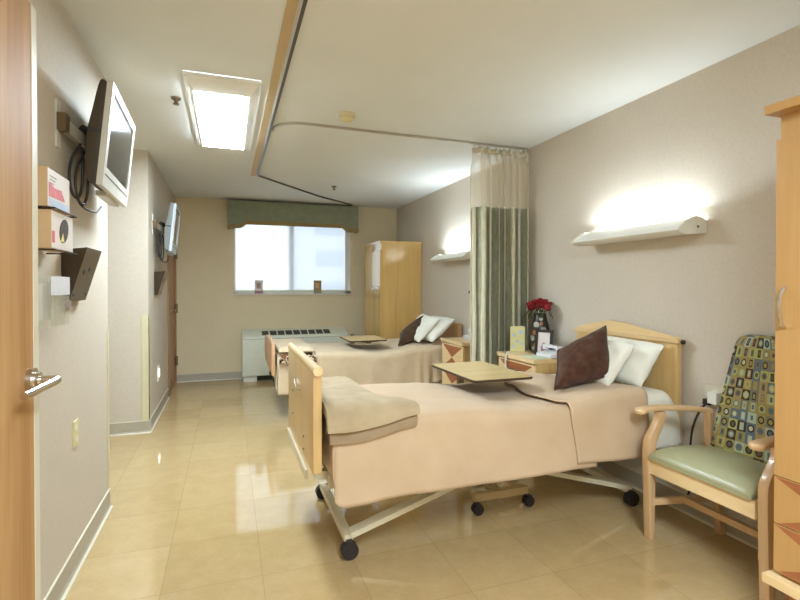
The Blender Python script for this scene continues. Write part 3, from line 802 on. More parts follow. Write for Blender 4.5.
# ------------------------------------------------------------------ nightstands
def nightstand(y0, y1, label, handle=True):
    zt = .745; xf = 2.045
    o = thing('nightstand', label, 'nightstand', (2.23, (y0+y1)/2, 0), 'nightstands beside the beds')
    MB().box(xf+.018, y0+.012, .09, XR-.012, y1-.012, zt-.028).build('carcass', 'maple', o)
    MB().box(xf-.012, y0, zt-.028, XR-.01, y1, zt, .006).build('top', 'maple_y', o)
    MB().box(xf+.05, y0+.03, 0, XR-.03, y1-.03, .09).build('plinth', 'inlay', o)
    for z0, z1 in ((.455, .705), (.2, .448), (.098, .193)):
        f = MB().box(xf, y0+.014, z0, xf+.018, y1-.014, z1, .003).build('drawer', 'maple_y', o)
        if z1-z0 > .2:
            cy, cz = (y0+y1)/2, (z0+z1)/2; a, b = y0+.03, y1-.03; c, d_ = z0+.012, z1-.012
            MB().prism([(a, d_), (b, d_), (cy, cz+.002)], 'X', xf-.0015, xf+.004).build('inlay', 'inlay', f, smooth=0)
            MB().prism([(a, c), (b, c), (cy, cz-.002)], 'X', xf-.0015, xf+.004).build('inlay', 'inlay', f, smooth=0)
            if handle:
                MB().tube(spline([(xf, cy+.055, cz+.062), (xf-.02, cy+.045, cz+.062), (xf-.026, cy, cz+.062), (xf-.02, cy-.045, cz+.062), (xf, cy-.055, cz+.062)], 4), .006, 8).build('handle', 'bronze', f)
nightstand(2.945, 3.45, 'maple nightstand with dark triangle inlays beside the nearer bed, holding the roses')
nightstand(4.06, 4.55, 'maple nightstand with bow-tie inlay beside the far bed, behind the curtain', False)
ZN = .745
tag(MB().prism([(2.06+.30*i, 2.96+.2*j) for i, j in ((0, 0), (1, 0), (1, 1), (0, 1))], 'Z', ZN+.001, ZN+.004).build('table_mat', 'doily', smooth=0), 'pale green mat lying under the telephone on the nearer nightstand', 'mat')
def telephone(x, y, z, label, s=1):
    o = thing('telephone', label, 'telephone', (x, y, z), 'bedside telephones')
    MB().prism([(x-.085*s, z), (x+.085*s, z), (x+.085*s, z+.062*s), (x-.085*s, z+.028*s)], 'Y', y-.1*s, y+.1*s, .008).build('base', 'phone', o)
    h = MB(); P = spline([(x-.045*s, y-.1*s, z+.065*s), (x+.0*s, y-.1*s, z+.078*s), (x+.07*s, y-.1*s, z+.092*s)], 3)
    h.bar((x+.005, y-.105*s, z+.083*s), (x+.005, y+.105*s, z+.083*s), .045*s, .022*s, .009)
    h.cyl((x+.003, y-.085*s, z+.052*s), (x+.006, y-.085*s, z+.085*s), .027*s, n=14, bev=.004)
    h.cyl((x+.003, y+.085*s, z+.052*s), (x+.006, y+.085*s, z+.085*s), .027*s, n=14, bev=.004)
    h.build('handset', 'phone', o)
    MB().box(x-.07*s, y-.05*s, z+.034*s, x-.035*s, y+.05*s, z+.042*s, mat=None).build('keypad', 'bluegrey', o)
    return o
tel = telephone(2.25, 3.03, ZN+.004, 'pale telephone on the nearer nightstand in front of the picture frame', .9)
telephone(2.3, 4.32, ZN, 'pale telephone on the far nightstand beside the curtain')
gc = thing('greeting_card', 'yellow greeting card standing on the nearer nightstand before the curtain', 'card', (2.18, 3.40, ZN))
CM = Matrix.Translation((2.14, 3.42, ZN+.001)) @ Matrix.Rotation(math.radians(-32), 4, 'Z')
MB().box(0, -.001, 0, .115, .001, .2, mat=CM).build('front_panel', 'card', gc, smooth=0)
MB().box(0, 0, 0, .115, .002, .2, mat=CM @ Matrix.Translation((0, .002, 0)) @ Matrix.Rotation(.5, 4, 'Z')).build('back_panel', 'card', gc, smooth=0)
for x, z, r in ((.03, .13, .014), (.08, .155, .017), (.055, .08, .013), (.09, .06, .011), (.025, .04, .012)):
    MB().cyl(CM @ Vector((x, -.0008, z)), CM @ Vector((x, -.0018, z)), r, n=12).build('printed_flower', 'blueprint', gc)
va = thing('flower_vase', 'dark vase studded with round mirror discs on the nearer nightstand', 'vase', (2.305, 3.25, ZN))
MB().lathe([(.058, 0), (.066, .01), (.076, .09), (.072, .2), (.052, .27), (.044, .3), (.048, .31), (.04, .31), (.036, .29)], (2.31, 3.26, ZN), 24).build('vase_body', 'vase', va)
vr = lambda z: interp([(0, .064), (.09, .076), (.2, .072), (.27, .052), (.3, .048)], z)
for k, (a, z, r, m_) in enumerate(((-120, .27, .012, 'disc'), (-150, .225, .02, 'disc'), (-105, .19, .017, 'disc'), (-160, .165, .014, 'disc_orange'), (-118, .235, .010, 'disc_orange'), (-175, .12, .019, 'disc'), (-130, .14, .013, 'disc_orange'), (-95, .145, .012, 'disc'), (-150, .07, .015, 'disc_orange'), (-172, .045, .012, 'disc'), (-120, .075, .013, 'disc'))):
    A = math.radians(a); n_ = Vector((math.cos(A), math.sin(A), 0)); p_ = Vector((2.31, 3.26, ZN+z))+n_*(vr(z)-.002)
    MB().cyl(p_, p_+n_*.005, r*1.2, n=14, bev=.0015).build('mirror_disc', m_, va)
# roses
rose = thing('red_rose', 'red rose in the dark vase on the nearer nightstand', 'rose', (2.31, 3.26, ZN+.395), 'red roses in the vase')
b = MB()
def petal(a0, r0, rb, h, curl):
    def f(u, v):
        a = a0+(u-.5)*2.1; rr = lerp(.004, r0, v**.6)+curl*v**4*.012; z = rb+h*v-.004*abs(u-.5)*v
        return (rr*math.cos(a)+0, rr*math.sin(a), z)
    b.grid(f, 5, 5)
for k in range(4): petal(k*1.6, .010, 0, .040, -.3)
for k in range(5): petal(k*1.26+.4, .019, -.004, .038, .1)
for k in range(5): petal(k*1.26+1, .028, -.008, .032, .5)
RL = rose.location.copy()
bmesh.ops.translate(b.bm, verts=b.bm.verts, vec=RL); b.build('rose_bloom', 'red', rose, smooth=70, solid=.0012)
MB().tube([tuple(RL+Vector((0, 0, -.11))), tuple(RL+Vector((0, 0, -.05))), tuple(RL+Vector((0, 0, .002)))], .003, 6).build('stem', 'leaf', rose)
def leaff(u, v):
    wd = .014*math.sin(PI*u)**.8
    return tuple(RL+Vector((.006+.04*u, (v-.5)*2*wd, -.03+.012*u-.012*u*u+.004*abs(v-.5))))
MB().grid(leaff, 6, 4).build('leaf', 'leaf', rose, smooth=70)
k = 0
for (dx, dy, dz, rt) in ((-.05, -.005, -.012, .3), (.0, -.05, -.014, 1.9), (.048, .0, -.01, 3.0), (.0, .055, -.012, 4.2), (-.052, .05, -.03, 5.0), (-.056, -.056, -.034, .9), (.04, -.055, -.03, 2.4), (.04, .06, -.026, 3.6), (-.015, .095, -.045, 4.6), (-.085, -.0, -.05, 1.2), (-.02, -.1, -.05, 2.2)):
    r = dup(rose, RL+Vector((dx, dy, dz))); r.rotation_euler = (dy*6, -dx*6, rt); r.rotation_euler = ((-dy)*9, dx*9, rt)
pf = thing('picture_frame', 'dark picture frame with a small photo leaning on the nearer nightstand', 'picture frame', (2.25, 3.17, ZN))
FM = Matrix.Translation((2.235, 3.12, ZN+.002)) @ Matrix.Rotation(.62, 4, 'Z') @ Matrix.Rotation(.16, 4, 'Y')
f = MB(); W_, H_ = .135, .195
f.box(0, -W_/2, 0, .014, W_/2, .022, .002, mat=FM); f.box(0, -W_/2, H_-.022, .014, W_/2, H_, .002, mat=FM)
f.box(0, -W_/2, .022, .014, -W_/2+.022, H_-.022, .002, mat=FM); f.box(0, W_/2-.022, .022, .014, W_/2, H_-.022, .002, mat=FM)
f.build('frame', 'black', pf)
MB().box(.005, -W_/2+.02, .02, .010, W_/2-.02, H_-.02, mat=FM).build('photo', 'photo', pf, smooth=0)
fig = MB(); fig.prism([(FM @ Vector((0, a, b)))[1:3] and (a, b) for a, b in ((-.016, .022), (.018, .022), (.02, .06), (.008, .095), (-.004, .098), (-.02, .065))], 'X', .0035, .006)
for v_ in fig.bm.verts: v_.co = FM @ v_.co
fig.build('printed_figure', 'mauve', pf, smooth=0)
MB().box(.012, -.012, .01, .016, .012, .12, mat=FM @ Matrix.Rotation(.3, 4, 'Y')).build('easel_back', 'black', pf)
MB().tube(spline([(2.25, 2.96, ZN+.02), (2.245, 2.945, ZN+.012), (2.24, 2.937, ZN+.0), (2.245, 2.937, ZN-.05), (2.265, 2.937, .66), (2.3, 2.937, .62)], 6), .004, 6).build('telephone_cord', 'whitecord', tel, smooth=70)
tag(MB().tube(spline([(2.05, 3.285, ZN+.008), (2.036, 3.288, ZN+.008), (2.024, 3.29, ZN-.003), (2.02, 3.295, .70), (2.02, 3.295, .665), (2.021, 3.29, .63)], 6), .007, 6).build('white_cord', 'white', smooth=70), 'white cord end hanging over the front edge of the nearer nightstand', 'cord')

# ------------------------------------------------------------------ curtain
cu = thing('privacy_curtain', 'striped sage and beige privacy curtain with mesh top hanging beside the nightstand', 'curtain', (2.14, 3.58, .3))
CX0, CX1 = 1.895, 2.40
NF = 7.5
def cpt(a, z):
    ph = a*NF*2*PI; amp = .078+.018*math.sin(a*23)
    spread_ = 1 + .0*z
    x = lerp(CX0, CX1, a)+.019*math.sin(ph*2+.6); y = 3.565+amp*math.sin(ph+.35*math.sin(a*11))*(1 if z < 2.3 else .6)
    if z < 2.2:
        f = smoothstep(2.2, .3, z); x += .012*f*nz(a*12, z*1.5); y += .012*f*nz(a*10, z*1.3, 4)
    return (x, y, z)
def uvc(a, z): return (a*1.0, z)
ZC0, ZC1, ZC2 = .32, 1.915, 2.40
MB().grid(lambda a, t: cpt(a, lerp(ZC0, ZC1, t)), 150, 26, lambda a, t: (a, t)).build('curtain_panel', 'curtain', cu, smooth=80, solid=.003, offset=0)
MB().grid(lambda a, t: cpt(a, lerp(ZC1+.003, ZC2-.045, t)), 150, 8, lambda a, t: (a*6, t)).build('mesh_header', 'net', cu, smooth=80)
MB().grid(lambda a, t: cpt(a, lerp(ZC2-.045, ZC2, t)), 150, 2).build('heading_tape', 'cove_cap', cu, smooth=80, solid=.003, offset=0)
MB().grid(lambda a, t: (cpt(0, lerp(ZC0, ZC1, t))[0]-.003-.028*a, cpt(0, lerp(ZC0, ZC1, t))[1]-.004+.012*a, lerp(ZC0, ZC1, t)), 3, 20).build('side_hem', 'cove_cap', cu, smooth=80, solid=.003, offset=0)
for k in range(14):
    x, y, z = cpt((k+.5)/14, ZC2)
    MB().cyl((x, y, ZC2-.006), (x, 3.576, H-.026), .003, n=6).build('curtain_hook', 'track_pale', cu)

# ------------------------------------------------------------------ wardrobes
def wardrobe(xf, y0, y1, zt, mat, label, handle_y, ov=.035):
    o = thing('wardrobe', label, 'wardrobe', ((xf+XR)/2, (y0+y1)/2, 0), 'wooden wardrobes')
    MB().box(xf+.02, y0+.004, .24, XR-.012, y1-.004, zt-.03).build('carcass', mat, o, smooth=0)
    MB().box(xf-ov, y0-min(.028, ov), zt-.03, XR-.012, y1+.016, zt, .01, 3).build('cornice', mat, o)
    MB().box(xf-.03, y0-.01, .215, XR-.012, y1+.016, .245, .006).build('base_moulding', 'maple_y', o)
    for a, b in ((y0+.02, y0+.09), (y1-.09, y1-.02)):
        for c in (xf+.02, XR-.1): MB().lathe([(.045, .215), (.04, .16), (.028, .06), (.026, 0)], (c+.035, (a+b)/2, 0), 16).build('foot', 'inlay', o)
    ym = (y0+y1)/2
    for a, b, hy in ((y0+.003, ym-.002, ym-.05), (ym+.002, y1-.003, handle_y)):
        dr = MB().box(xf, a, .6, xf+.019, b, zt-.12, .002).build('door', mat, o)
        MB().tube(spline([(xf, hy, 1.125), (xf-.02, hy, 1.14), (xf-.03, hy, 1.195), (xf-.02, hy, 1.25), (xf, hy, 1.265)], 5), .006, 8).build('handle', 'chrome', dr)
    for z0, z1 in ((.432, .597), (.262, .428)):
        for a, b in ((y0+.003, ym-.002), (ym+.002, y1-.003)):
            f = MB().box(xf, a, z0, xf+.019, b, z1, .002).build('drawer', mat, o)
            cy, cz = (a+b)/2, (z0+z1)/2
            MB().prism([(a+.004, z1-.003), (b-.004, z1-.003), (cy, cz)], 'X', xf-.001, xf+.003).build('inlay', 'inlay', f, smooth=0)
            MB().prism([(a+.02, z0+.003), (b-.02, z0+.003), (cy, cz)], 'X', xf-.001, xf+.003).build('inlay', 'inlay', f, smooth=0)
wardrobe(1.83, .46, 1.2, 1.905, 'wardrobe_near', 'honey wood wardrobe with bow handle beside the patterned armchair', 1.165)
wardrobe(1.835, 6.0, 6.73, 1.85, 'wardrobe', 'glossy honey maple wardrobe in the far corner beside the window', 6.1, .006)

# ------------------------------------------------------------------ armchair
ch = thing('armchair', 'beech armchair with sage green seat and geometric patterned back against the wall', 'armchair', (2.17, 1.64, 0))
ch0 = ch
CY = 1.64
def leg_front(s):
    yo = CY+(s*.277 if s > 0 else -.294)
    P = spline2([(1.972, 0), (1.962, .25), (1.957, .44), (1.967, .505), (2.005, .56), (2.026, .6), (2.03, .636)], 4)
    Q = spline2([(2.072, .636), (2.066, .59), (2.045, .545), (2.018, .5), (2.006, .44), (2.004, .25), (2.0, 0)], 4)
    m = MB(); m.prism(P+Q, 'Y', yo-.02, yo+.02, .004); return m
def leg_rear(s):
    yo = CY+s*.195
    P = spline2([(2.352, 0), (2.325, .25), (2.285, .44), (2.272, .55), (2.27, .632)], 4)
    Q = spline2([(2.3, .632), (2.305, .55), (2.322, .44), (2.362, .25), (2.39, 0)], 4)
    m = MB(); m.prism(P+Q, 'Y', yo-.018, yo+.018, .004); return m
for s in (1, -1):
    leg_front(s).build('leg', 'chairwood', ch); leg_rear(s).build('leg', 'chairwood', ch)
    path = spline([(1.918, CY+s*.287, .640), (1.955, CY+s*.287, .649), (2.05, CY+s*.28, .653), (2.18, CY+s*.25, .648), (2.3, CY+s*.205, .636)], 6)
    rings = []
    for i, p in enumerate(path):
        t = i/(len(path)-1); wd = .03*interp([(0, .45), (.06, .9), (.14, 1.15), (.3, 1), (.7, .8), (1, .7)], t); hh = .013*interp([(0, .6), (.06, 1), (1, 1)], t)
        rings.append([(p.x, p.y+wd*math.copysign(abs(math.cos(a))**.55, math.cos(a)), p.z+hh*math.copysign(abs(math.sin(a))**.55, math.sin(a))) for a in [2*PI*k/16 for k in range(16)]])
    MB().loft(rings).build('armrest', 'chairwood_x', ch, smooth=50)
    MB().bar((1.99, CY+s*.26, .375), (2.3, CY+s*.19, .375), .022, .06, .003).build('side_rail', 'chairwood_x', ch)
    MB().bar((1.99, CY+s*.265, .19), (2.34, CY+s*.195, .19), .018, .032, .003).build('side_stretcher', 'chairwood_x', ch)
MB().box(1.966, CY-.258, .338, 1.99, CY+.258, .41, .004).build('front_rail', 'maple_y', ch)
MB().bar((2.16, CY-.228, .19), (2.16, CY+.228, .19), .018, .03, .003).build('cross_stretcher', 'chairwood', ch)
MB().bar((2.3, CY-.18, .4), (2.3, CY+.18, .4), .02, .06).build('rear_rail', 'chairwood', ch)
rings = []
for i in range(15):
    t = i/14; x = lerp(1.952, 2.29, t); hw = lerp(.255, .185, t)
    ed = interp([(0, .12), (.05, .55), (.14, .9), (.3, 1), (.9, 1), (1, .7)], t)
    top = .43+.043*ed
    zs = .412
    R = []
    for k in range(24):
        a = PI*k/23; R.append((x, CY-hw*math.copysign(abs(math.cos(a))**.35, math.cos(a)), zs+.008+(top-zs-.008+.014*math.sin(PI*t))*abs(math.sin(a))**.35))
    R += [(x, CY+hw*.98, zs), (x, CY-hw*.98, zs)]
    rings.append(R)
MB().loft(rings).build('seat_cushion', 'vinyl', ch, smooth=50)
# back shell: front and rear skins with rounded outline
def back_pt(u, v, side):
    z0, z1 = .435, 1.035
    z = lerp(z0, z1, v)
    hw = lerp(.176, .104, v)
    if v > .9: q = (v-.9)/.1; hw -= .045*(1-math.sqrt(max(0, 1-q*q)))
    if v < .05: hw -= .01*(1-v/.05)
    x = lerp(2.255, 2.362, v**.85) - .01*math.sin(PI*v)
    y = CY-(2*u-1)*hw
    bulge = (1-abs(2*u-1)**6)*(1-max(0, (v-.9)/.1)**2)
    x += (-.006*bulge if side else .032)
    x += .018*abs(2*u-1)**2*0
    return Vector((x, y, z))
m = MB(); m.grid(lambda u, v: back_pt(u, v, 1), 24, 40, lambda u, v: ((u-.5)*.36, v*.61))
m.build('back_upholstery', 'upholstery', ch, smooth=60)
m = MB(); seq = [(0, j/40) for j in range(41)] + [(i/24, 1) for i in range(1, 25)] + [(1, 1-j/40) for j in range(1, 41)]
m.grid(lambda a, b: back_pt(*seq[round(a*(len(seq)-1))], 1).lerp(back_pt(*seq[round(a*(len(seq)-1))], 0), b), len(seq)-1, 3, lambda a, b: (b*.05+.5, a*1.6))
m.build('back_boxing', 'upholstery', ch, smooth=60)
MB().grid(lambda u, v: back_pt(u, v, 0), 12, 20).build('back_panel', 'vinyl', ch, smooth=60)

ch0.location.x += .012; ch0.location.y -= .016
# ------------------------------------------------------------------ heater under the window
hv = thing('heating_unit', 'pale green wall heating unit with dark top vents below the window', 'heating unit', (.88, 6.9, 0))
MB().prism([(7.045, .075), (6.755, .075), (6.75, .09), (6.75, .575), (6.765, .592), (7.0, .672), (7.045, .675)], 'X', .175, 1.6, .006).build('cabinet', 'bluegrey', hv)
MB().box(.19, 6.785, 0, .36, 7.03, .075).build('plinth', 'offwhite', hv)
MB().box(.36, 6.83, .0, 1.58, 7.03, .075).build('plinth', 'vent', hv)  # dark block painted in for the shaded gap under the cabinet
sl = Vector((0, 7.0-6.765, .672-.592)).normalized()
for k in range(9):
    x = .43+k*.105
    m4 = Matrix((Vector((1, 0, 0)), sl, Vector((1, 0, 0)).cross(sl))).transposed().to_4x4(); m4.translation = (x, 6.765, .592)
    g_ = MB().box(0, .045, -.002, .088, .185, .0025, mat=m4).build('vent_grille', 'vent', hv, smooth=0)
MB().box(.175, 6.7485, .563, 1.6, 6.7505, .57).build('seam', 'cove', hv, smooth=0)

# ------------------------------------------------------------------ televisions
def television(cx, cy, cz, back, bezel, label, tilt=.1, yaw=.03, my=None):
    o = thing('television', label, 'television', (cx, cy, cz), 'wall televisions')
    o['_local'] = 1
    o.rotation_euler = (0, tilt, yaw)
    W, Hh = .64, .445
    front = MB()
    # bowed silver bezel ring
    def ringb(m, z0, z1, y0, y1, xa, xb): m.box(xa+.008, y0, z0, xb, y1, z1, .006)
    ringb(front, -Hh/2, -Hh/2+.085, -W/2, W/2, -.03, .002)
    ringb(front, Hh/2-.035, Hh/2, -W/2, W/2, -.03, .002)
    ringb(front, -Hh/2+.085, Hh/2-.035, -W/2, -W/2+.045, -.03, .002)
    ringb(front, -Hh/2+.085, Hh/2-.035, W/2-.045, W/2, -.03, .002)
    front.build('bezel', bezel, o)
    MB().box(-.012, -W/2+.04, -Hh/2+.08, -.004, W/2-.04, Hh/2-.03).build('screen', 'screen', o, smooth=0)
    MB().box(.0015, -W/2+.03, -Hh/2+.05, .003, W/2-.03, -Hh/2+.056).build('bezel_seam', 'vent', o, smooth=0)
    MB().cyl((.002, .0, -Hh/2+.066), (.004, .0, -Hh/2+.066), .006, n=10).build('power_button', 'bluegrey', o)
    prof = spline2([(-.022, Hh/2-.004), (-.05, Hh/2-.004), (-.066, .1), (-.078, -.02), (-.07, -.14), (-.056, -Hh/2+.012), (-.022, -Hh/2+.006)], 4)
    MB().prism(prof, 'Y', -W/2+.006, W/2-.006, .006).build('back_shell', back, o)
    MB().box(-.075, -W/2+.002, .0, -.024, -W/2+.007, .01).build('shell_seam', 'vent', o, smooth=0)
    MB().box(-.06, -.12, -Hh/2-.018, -.02, .22, -Hh/2+.004, .004).build('speaker_bar', bezel, o)
    del o['_local']
    return o
television(-.49, 2.70, 1.92, 'tvback', 'silverplastic', 'flat television with silver bezel on the left wall, nearest the oak door')
television(-.48, 5.3, 1.815, 'tvgrey', 'bezelblue', 'flat television with pale bezel on the far left wall beyond the recess')
def bracket(y, z, y2, label, mat='bronze'):
    o = thing('television_bracket', label, 'bracket', (XL, y, z), 'television wall brackets')
    MB().box(XL, y-.022, z-.095, XL+.008, y+.022, z+.095, .002).build('wall_plate', 'silverplastic', o)
    MB().box(XL+.008, y-.028, z-.03, XL+.04, y+.028, z+.04, .004).build('pivot_block', 'bronze', o)
    MB().bar((XL+.03, y+.02, z-.005), (-.585, (y+y2)/2, z-.03), .022, .05, .004).build('swing_arm', 'track_pale', o)
    MB().bar((-.585, (y+y2)/2, z-.03), (-.583, y2, z-.03), .016, .05, .004).build('swing_arm', 'bronze', o)
    MB().cyl((-.6, y+.16, z+.03), (-.575, y+.2, z+.02), .022, n=12).build('tilt_knob', 'black', o)
bracket(2.33, 1.925, 2.66, 'wall bracket holding the nearest television, with a pale wall plate')
bracket(4.97, 1.83, 5.25, 'wall bracket holding the far television beyond the recess')
def cables(y, z, label):
    o = thing('television_cable', label, 'cable', (XL+.06, y, z-.5), 'television cables')
    for dx, dy, dz in ((0, 0, 0), (.012, .035, -.02)):
        MB().tube(spline([(XL+x+dx, y+yy+dy, z+zz+dz) for x, yy, zz in ((.062, .08, -.05), (.052, .0, -.13), (.05, -.03, -.21), (.058, -.02, -.275), (.066, .03, -.285), (.072, .06, -.23), (.072, .07, -.14), (.066, .09, -.06))], 6), .0055, 6).build('cable_loop', 'cable', o, smooth=70)
    MB().tube(spline([(XL+.062, y-.0, z-.25), (XL+.068, y+.06, z-.31), (XL+.1, y+.15, z-.325), (XL+.11, y+.22, z-.29)], 6), .0045, 6).build('cable_loop', 'cable', o, smooth=70)
cables(2.33, 1.92, 'dark looped cables hanging behind the nearest television')
cables(4.95, 1.82, 'dark looped cables hanging behind the far television')

# ------------------------------------------------------------------ left wall fittings
def glove_box(x1, y0, y1, z0, z1, label, opening):
    o = thing('glove_box', label, 'box', ((XL+x1)/2, (y0+y1)/2, z0), 'cartons on the left wall')
    MB().box(XL+.012, y0, z0, x1, y1, z1, .002).build('carton', 'cardboard', o)
    MB().box(x1, y0+.002, z0+.002, x1+.0015, y1-.002, z1-.002).build('front_label', 'carton_white', o, smooth=0)
    h = z1-z0
    if opening:
        q = [((y0+y1)/2+.01+.05*math.cos(a), (z0+z1)/2+.005+.042*math.sin(a)+.012*math.cos(a)) for a in [2*PI*k/20 for k in range(20)]]
        MB().prism(q, 'X', x1+.0012, x1+.003).build('dispensing_opening', 'hole', o, smooth=0)
        MB().prism([((y0+y1)/2-.03, z0+.03), ((y0+y1)/2+.01, z0+.03), ((y0+y1)/2-.005, z0+.062)], 'X', x1+.0012, x1+.0034).build('yellow_print', 'yellow', o, smooth=0)
        MB().box(x1+.001, y0+.004, z0+.02, x1+.0025, y0+.03, z0+.06).build('pink_print', 'pink', o, smooth=0)
    else:
        MB().prism([(y0+.01, z0+.035), (y1-.06, z0+.04), (y1-.1, z0+.075), (y0+.07, z0+.07), (y0+.01, z0+.085)], 'X', x1+.0012, x1+.0025).build('pink_print', 'pink', o, smooth=0)
        MB().box(x1+.0012, y0+.01, z0+.004, x1+.0025, y1-.01, z0+.03).build('blue_print', 'blueprint', o, smooth=0)
        for k in range(3): MB().box(x1+.0012, y0+.02, z1-.028-k*.012, x1+.0022, y0+.09-.015*k, z1-.024-k*.012).build('printed_line', 'greyprint', o, smooth=0)
    MB().box(XL+.03, y0-.0015, z1-.05, XL+.036, y0, z1-.02).build('tab_slot', 'greyprint', o, smooth=0)
glove_box(-.572, 1.95, 2.19, 1.54, 1.672, 'white and pink carton, upper of the two beside the door', False)
glove_box(-.562, 1.95, 2.19, 1.398, 1.528, 'white carton with a brown opening, lower of the two beside the door', True)
rk = thing('box_rack', 'thin dark wire rack holding the two cartons on the left wall', 'rack', (XL, 2.07, 1.39))
m = MB()
for z in (1.534, 1.393):
    m.tube([(XL+.002, 1.945, z), (-.55, 1.945, z), (-.55, 2.195, z), (XL+.002, 2.195, z)], .003, 6)
m.build('rack_wire', 'cable', rk)
def chart_holder(y0, z0, label, w=.25):
    o = thing('chart_holder', label, 'file holder', (XL, y0+w/2, z0), 'wall file holders')
    y1 = y0+w; zt = z0+.215; out = .092
    for y in (y0, y1-.003): MB().prism([(XL+.002, z0), (XL+.025, z0), (XL+out, zt+.012), (XL+.002, zt)], 'Y', y, y+.003).build('side_panel', 'holder_dark', o, smooth=0)
    MB().prism([(XL+.025, z0), (XL+.028, z0), (XL+out+.003, zt+.012), (XL+out, zt+.012)], 'Y', y0, y1).build('front_panel', 'holder', o, smooth=0)
    MB().box(XL+.001, y0, z0, XL+.003, y1, zt).build('back_panel', 'holder_dark', o, smooth=0)
    fr_ = MB(); nn = Vector((.227, 0, -.08)).normalized()
    for dy, k in ((.08, .55), (.15, .62), (.03, .12), (w-.03, .12)):
        p = Vector((lerp(XL+.028, XL+out+.003, k), y0+dy, lerp(z0, zt+.012, k)))
        MB().cyl(p-nn*.001, p+nn*.002, .012 if k > .3 else .007, n=14).build('punched_hole', 'black', o, smooth=0)
chart_holder(2.37, 1.205, 'bronze wedge-shaped file holder on the left wall below the nearest television')
chart_holder(5.07, 1.185, 'bronze wedge-shaped file holder on the far left wall below the far television', .26)
gd = thing('gel_dispenser', 'clear plastic dispenser on the left wall below the cartons', 'dispenser', (XL, 2.08, 1.13))
MB().box(XL+.004, 1.96, 1.125, -.575, 2.14, 1.305, .01).build('housing', 'clear', gd)
MB().box(-.574, 1.985, 1.238, -.556, 2.13, 1.303, .008).build('front_cover', 'phone', gd)
MB().box(-.574, 1.985, 1.13, -.558, 2.13, 1.234, .006).build('lower_cover', 'clear', gd)
MB().box(XL+.02, 1.99, 1.15, -.6, 2.1, 1.28, .01).build('inner_bag', 'offwhite', gd)
MB().cyl((-.555, 2.09, 1.2), (-.545, 2.09, 1.2), .018, n=16).build('nozzle', 'greyprint', gd)
def wall_plate(name, c, axis, w, h, label, cat, mat='plate', holes=True):
    x, y, z = c
    s = 1 if axis == '+X' else -1
    o = thing(name, label, cat, (x, y, z-h/2))
    MB().box(min(x, x+s*.006), y-w/2, z-h/2, max(x, x+s*.006), y+w/2, z+h/2, .002).build('cover_plate', mat, o)
    if holes:
        for dz in (-.024, .024): MB().cyl((x+s*.0055, y, z+dz), (x+s*.008, y, z+dz), .015, n=16).build('socket', 'offwhite', o)
    return o
wall_plate('wall_outlet', (XL, 2.55, .61), '+X', .075, .115, 'ivory electrical outlet low on the near left wall', 'outlet')
o = wall_plate('wall_outlet', (XR, 1.875, .69), '-X', .12, .115, 'pale electrical outlet with plugs on the right wall behind the armchair', 'outlet', 'cove_cap')
MB().box(XR-.045, 1.84, .655, XR-.008, 1.89, .715, .006).build('plug', 'white', o)
MB().box(XR-.035, 1.895, .64, XR-.008, 1.925, .67, .004).build('plug', 'black', o)
wall_plate('call_socket', (XR, 4.66, 1.205), '-X', .03, .03, 'tiny dark wall fitting left of the hanging curtain on the right wall', 'wall fitting', 'black', False)
tag(MB().tube(spline([(XR-.03, 1.91, .645), (XR-.06, 1.925, .60), (XR-.09, 1.94, .5), (XR-.085, 1.955, .36), (XR-.06, 1.97, .2), (XR-.05, 2.0, .12)], 8), .006, 6).build('power_cord', 'cable', smooth=70), 'black power cord curving down the wall between the nearer bed and armchair', 'cord')
nl = thing('night_light', 'small lit night light set low on the far left wall', 'night light', (XL, 5.3, .36))
MB().box(XL, 5.24, .345, XL+.008, 5.36, .49, .002).build('cover_plate', 'offwhite', nl)
MB().box(XL+.008, 5.27, .385, XL+.012, 5.33, .46).build('lens', 'nightlens', nl, smooth=0)
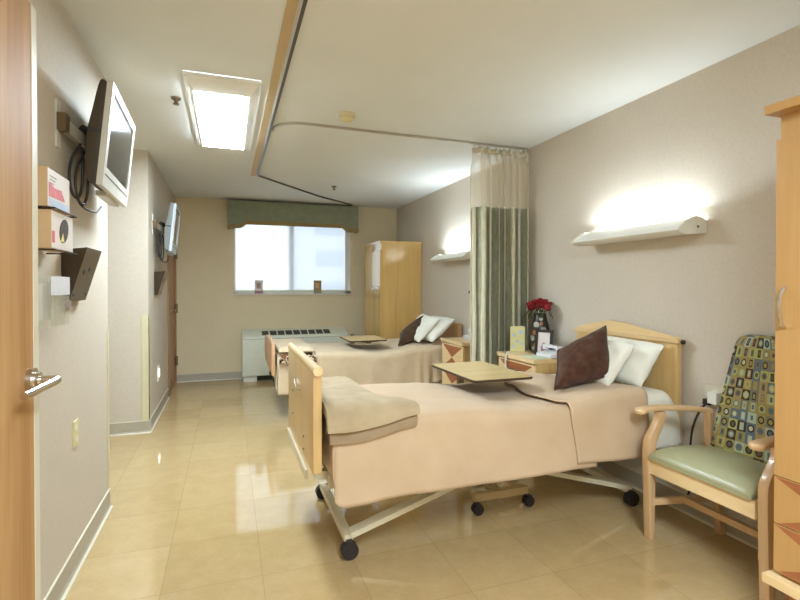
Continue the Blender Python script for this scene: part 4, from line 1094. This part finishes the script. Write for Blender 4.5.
# cards on the window sill
def sill_card(x, m1, m2, label):
    o = thing('sill_card', label, 'card', (x, YB-.03, WZ0), 'cards on the window sill')
    MB().box(x-.055, YB-.035, WZ0+.001, x+.055, YB-.031, WZ0+.185).build('card_board', m1, o, smooth=0)
    MB().box(x-.03, YB-.0365, WZ0+.07, x+.025, YB-.035, WZ0+.15).build('printed_panel', m2, o, smooth=0)
    MB().box(x-.055, YB-.0365, WZ0+.001, x+.055, YB-.035, WZ0+.04).build('printed_band', 'mauve' if m1 == 'carton_white' else 'sage', o, smooth=0)
    MB().box(x-.02, YB-.031, WZ0+.001, x+.02, YB-.008, WZ0+.12).build('easel_back', m1, o, smooth=0)
sill_card(.4, 'carton_white', 'greyprint', 'small pinkish card standing at the left on the window sill')
sill_card(1.21, 'gimp', 'cardboard', 'small tan and green card standing at the right on the window sill')

# ------------------------------------------------------------------ light, camera
wd = bpy.data.worlds.new('daylight'); sc.world = wd; wd.use_nodes = True
bg = wd.node_tree.nodes['Background']; bg.inputs[0].default_value = (.86, .93, 1, 1); bg.inputs[1].default_value = 1.1
def area(name, loc, rot, sx, sy, power, col):
    l = bpy.data.lights.new(name, 'AREA'); l.shape = 'RECTANGLE'; l.size = sx; l.size_y = sy; l.energy = power; l.color = col
    o = bpy.data.objects.new(name, l); o.location = loc; o.rotation_euler = rot; COL.objects.link(o); return o
area('entry_fill_light', (.6, -.45, 2.4), (0, 0, 0), .6, 1.2, 60, (.73, .88, 1))  # unseen area light added as fill for the near end of the room
cam = bpy.data.cameras.new('camera'); co = bpy.data.objects.new('camera', cam); COL.objects.link(co)
cam.sensor_width = 36; cam.lens = 490/800*36; cam.shift_y = -(300-291.13)/800; cam.clip_start = .05
co.location = (0, 0, 1.27); co.rotation_euler = (math.radians(90-.6), 0, math.radians(-19.34))
sc.camera = co
vs = sc.view_settings; vs.view_transform = 'Standard'; vs.look = 'None'; vs.gamma = 1; vs.use_curve_mapping = False; vs.exposure = 1.12
sc.cycles.use_denoising = True; sc.cycles.max_bounces = 10; sc.cycles.transparent_max_bounces = 12; sc.cycles.sample_clamp_indirect = 6
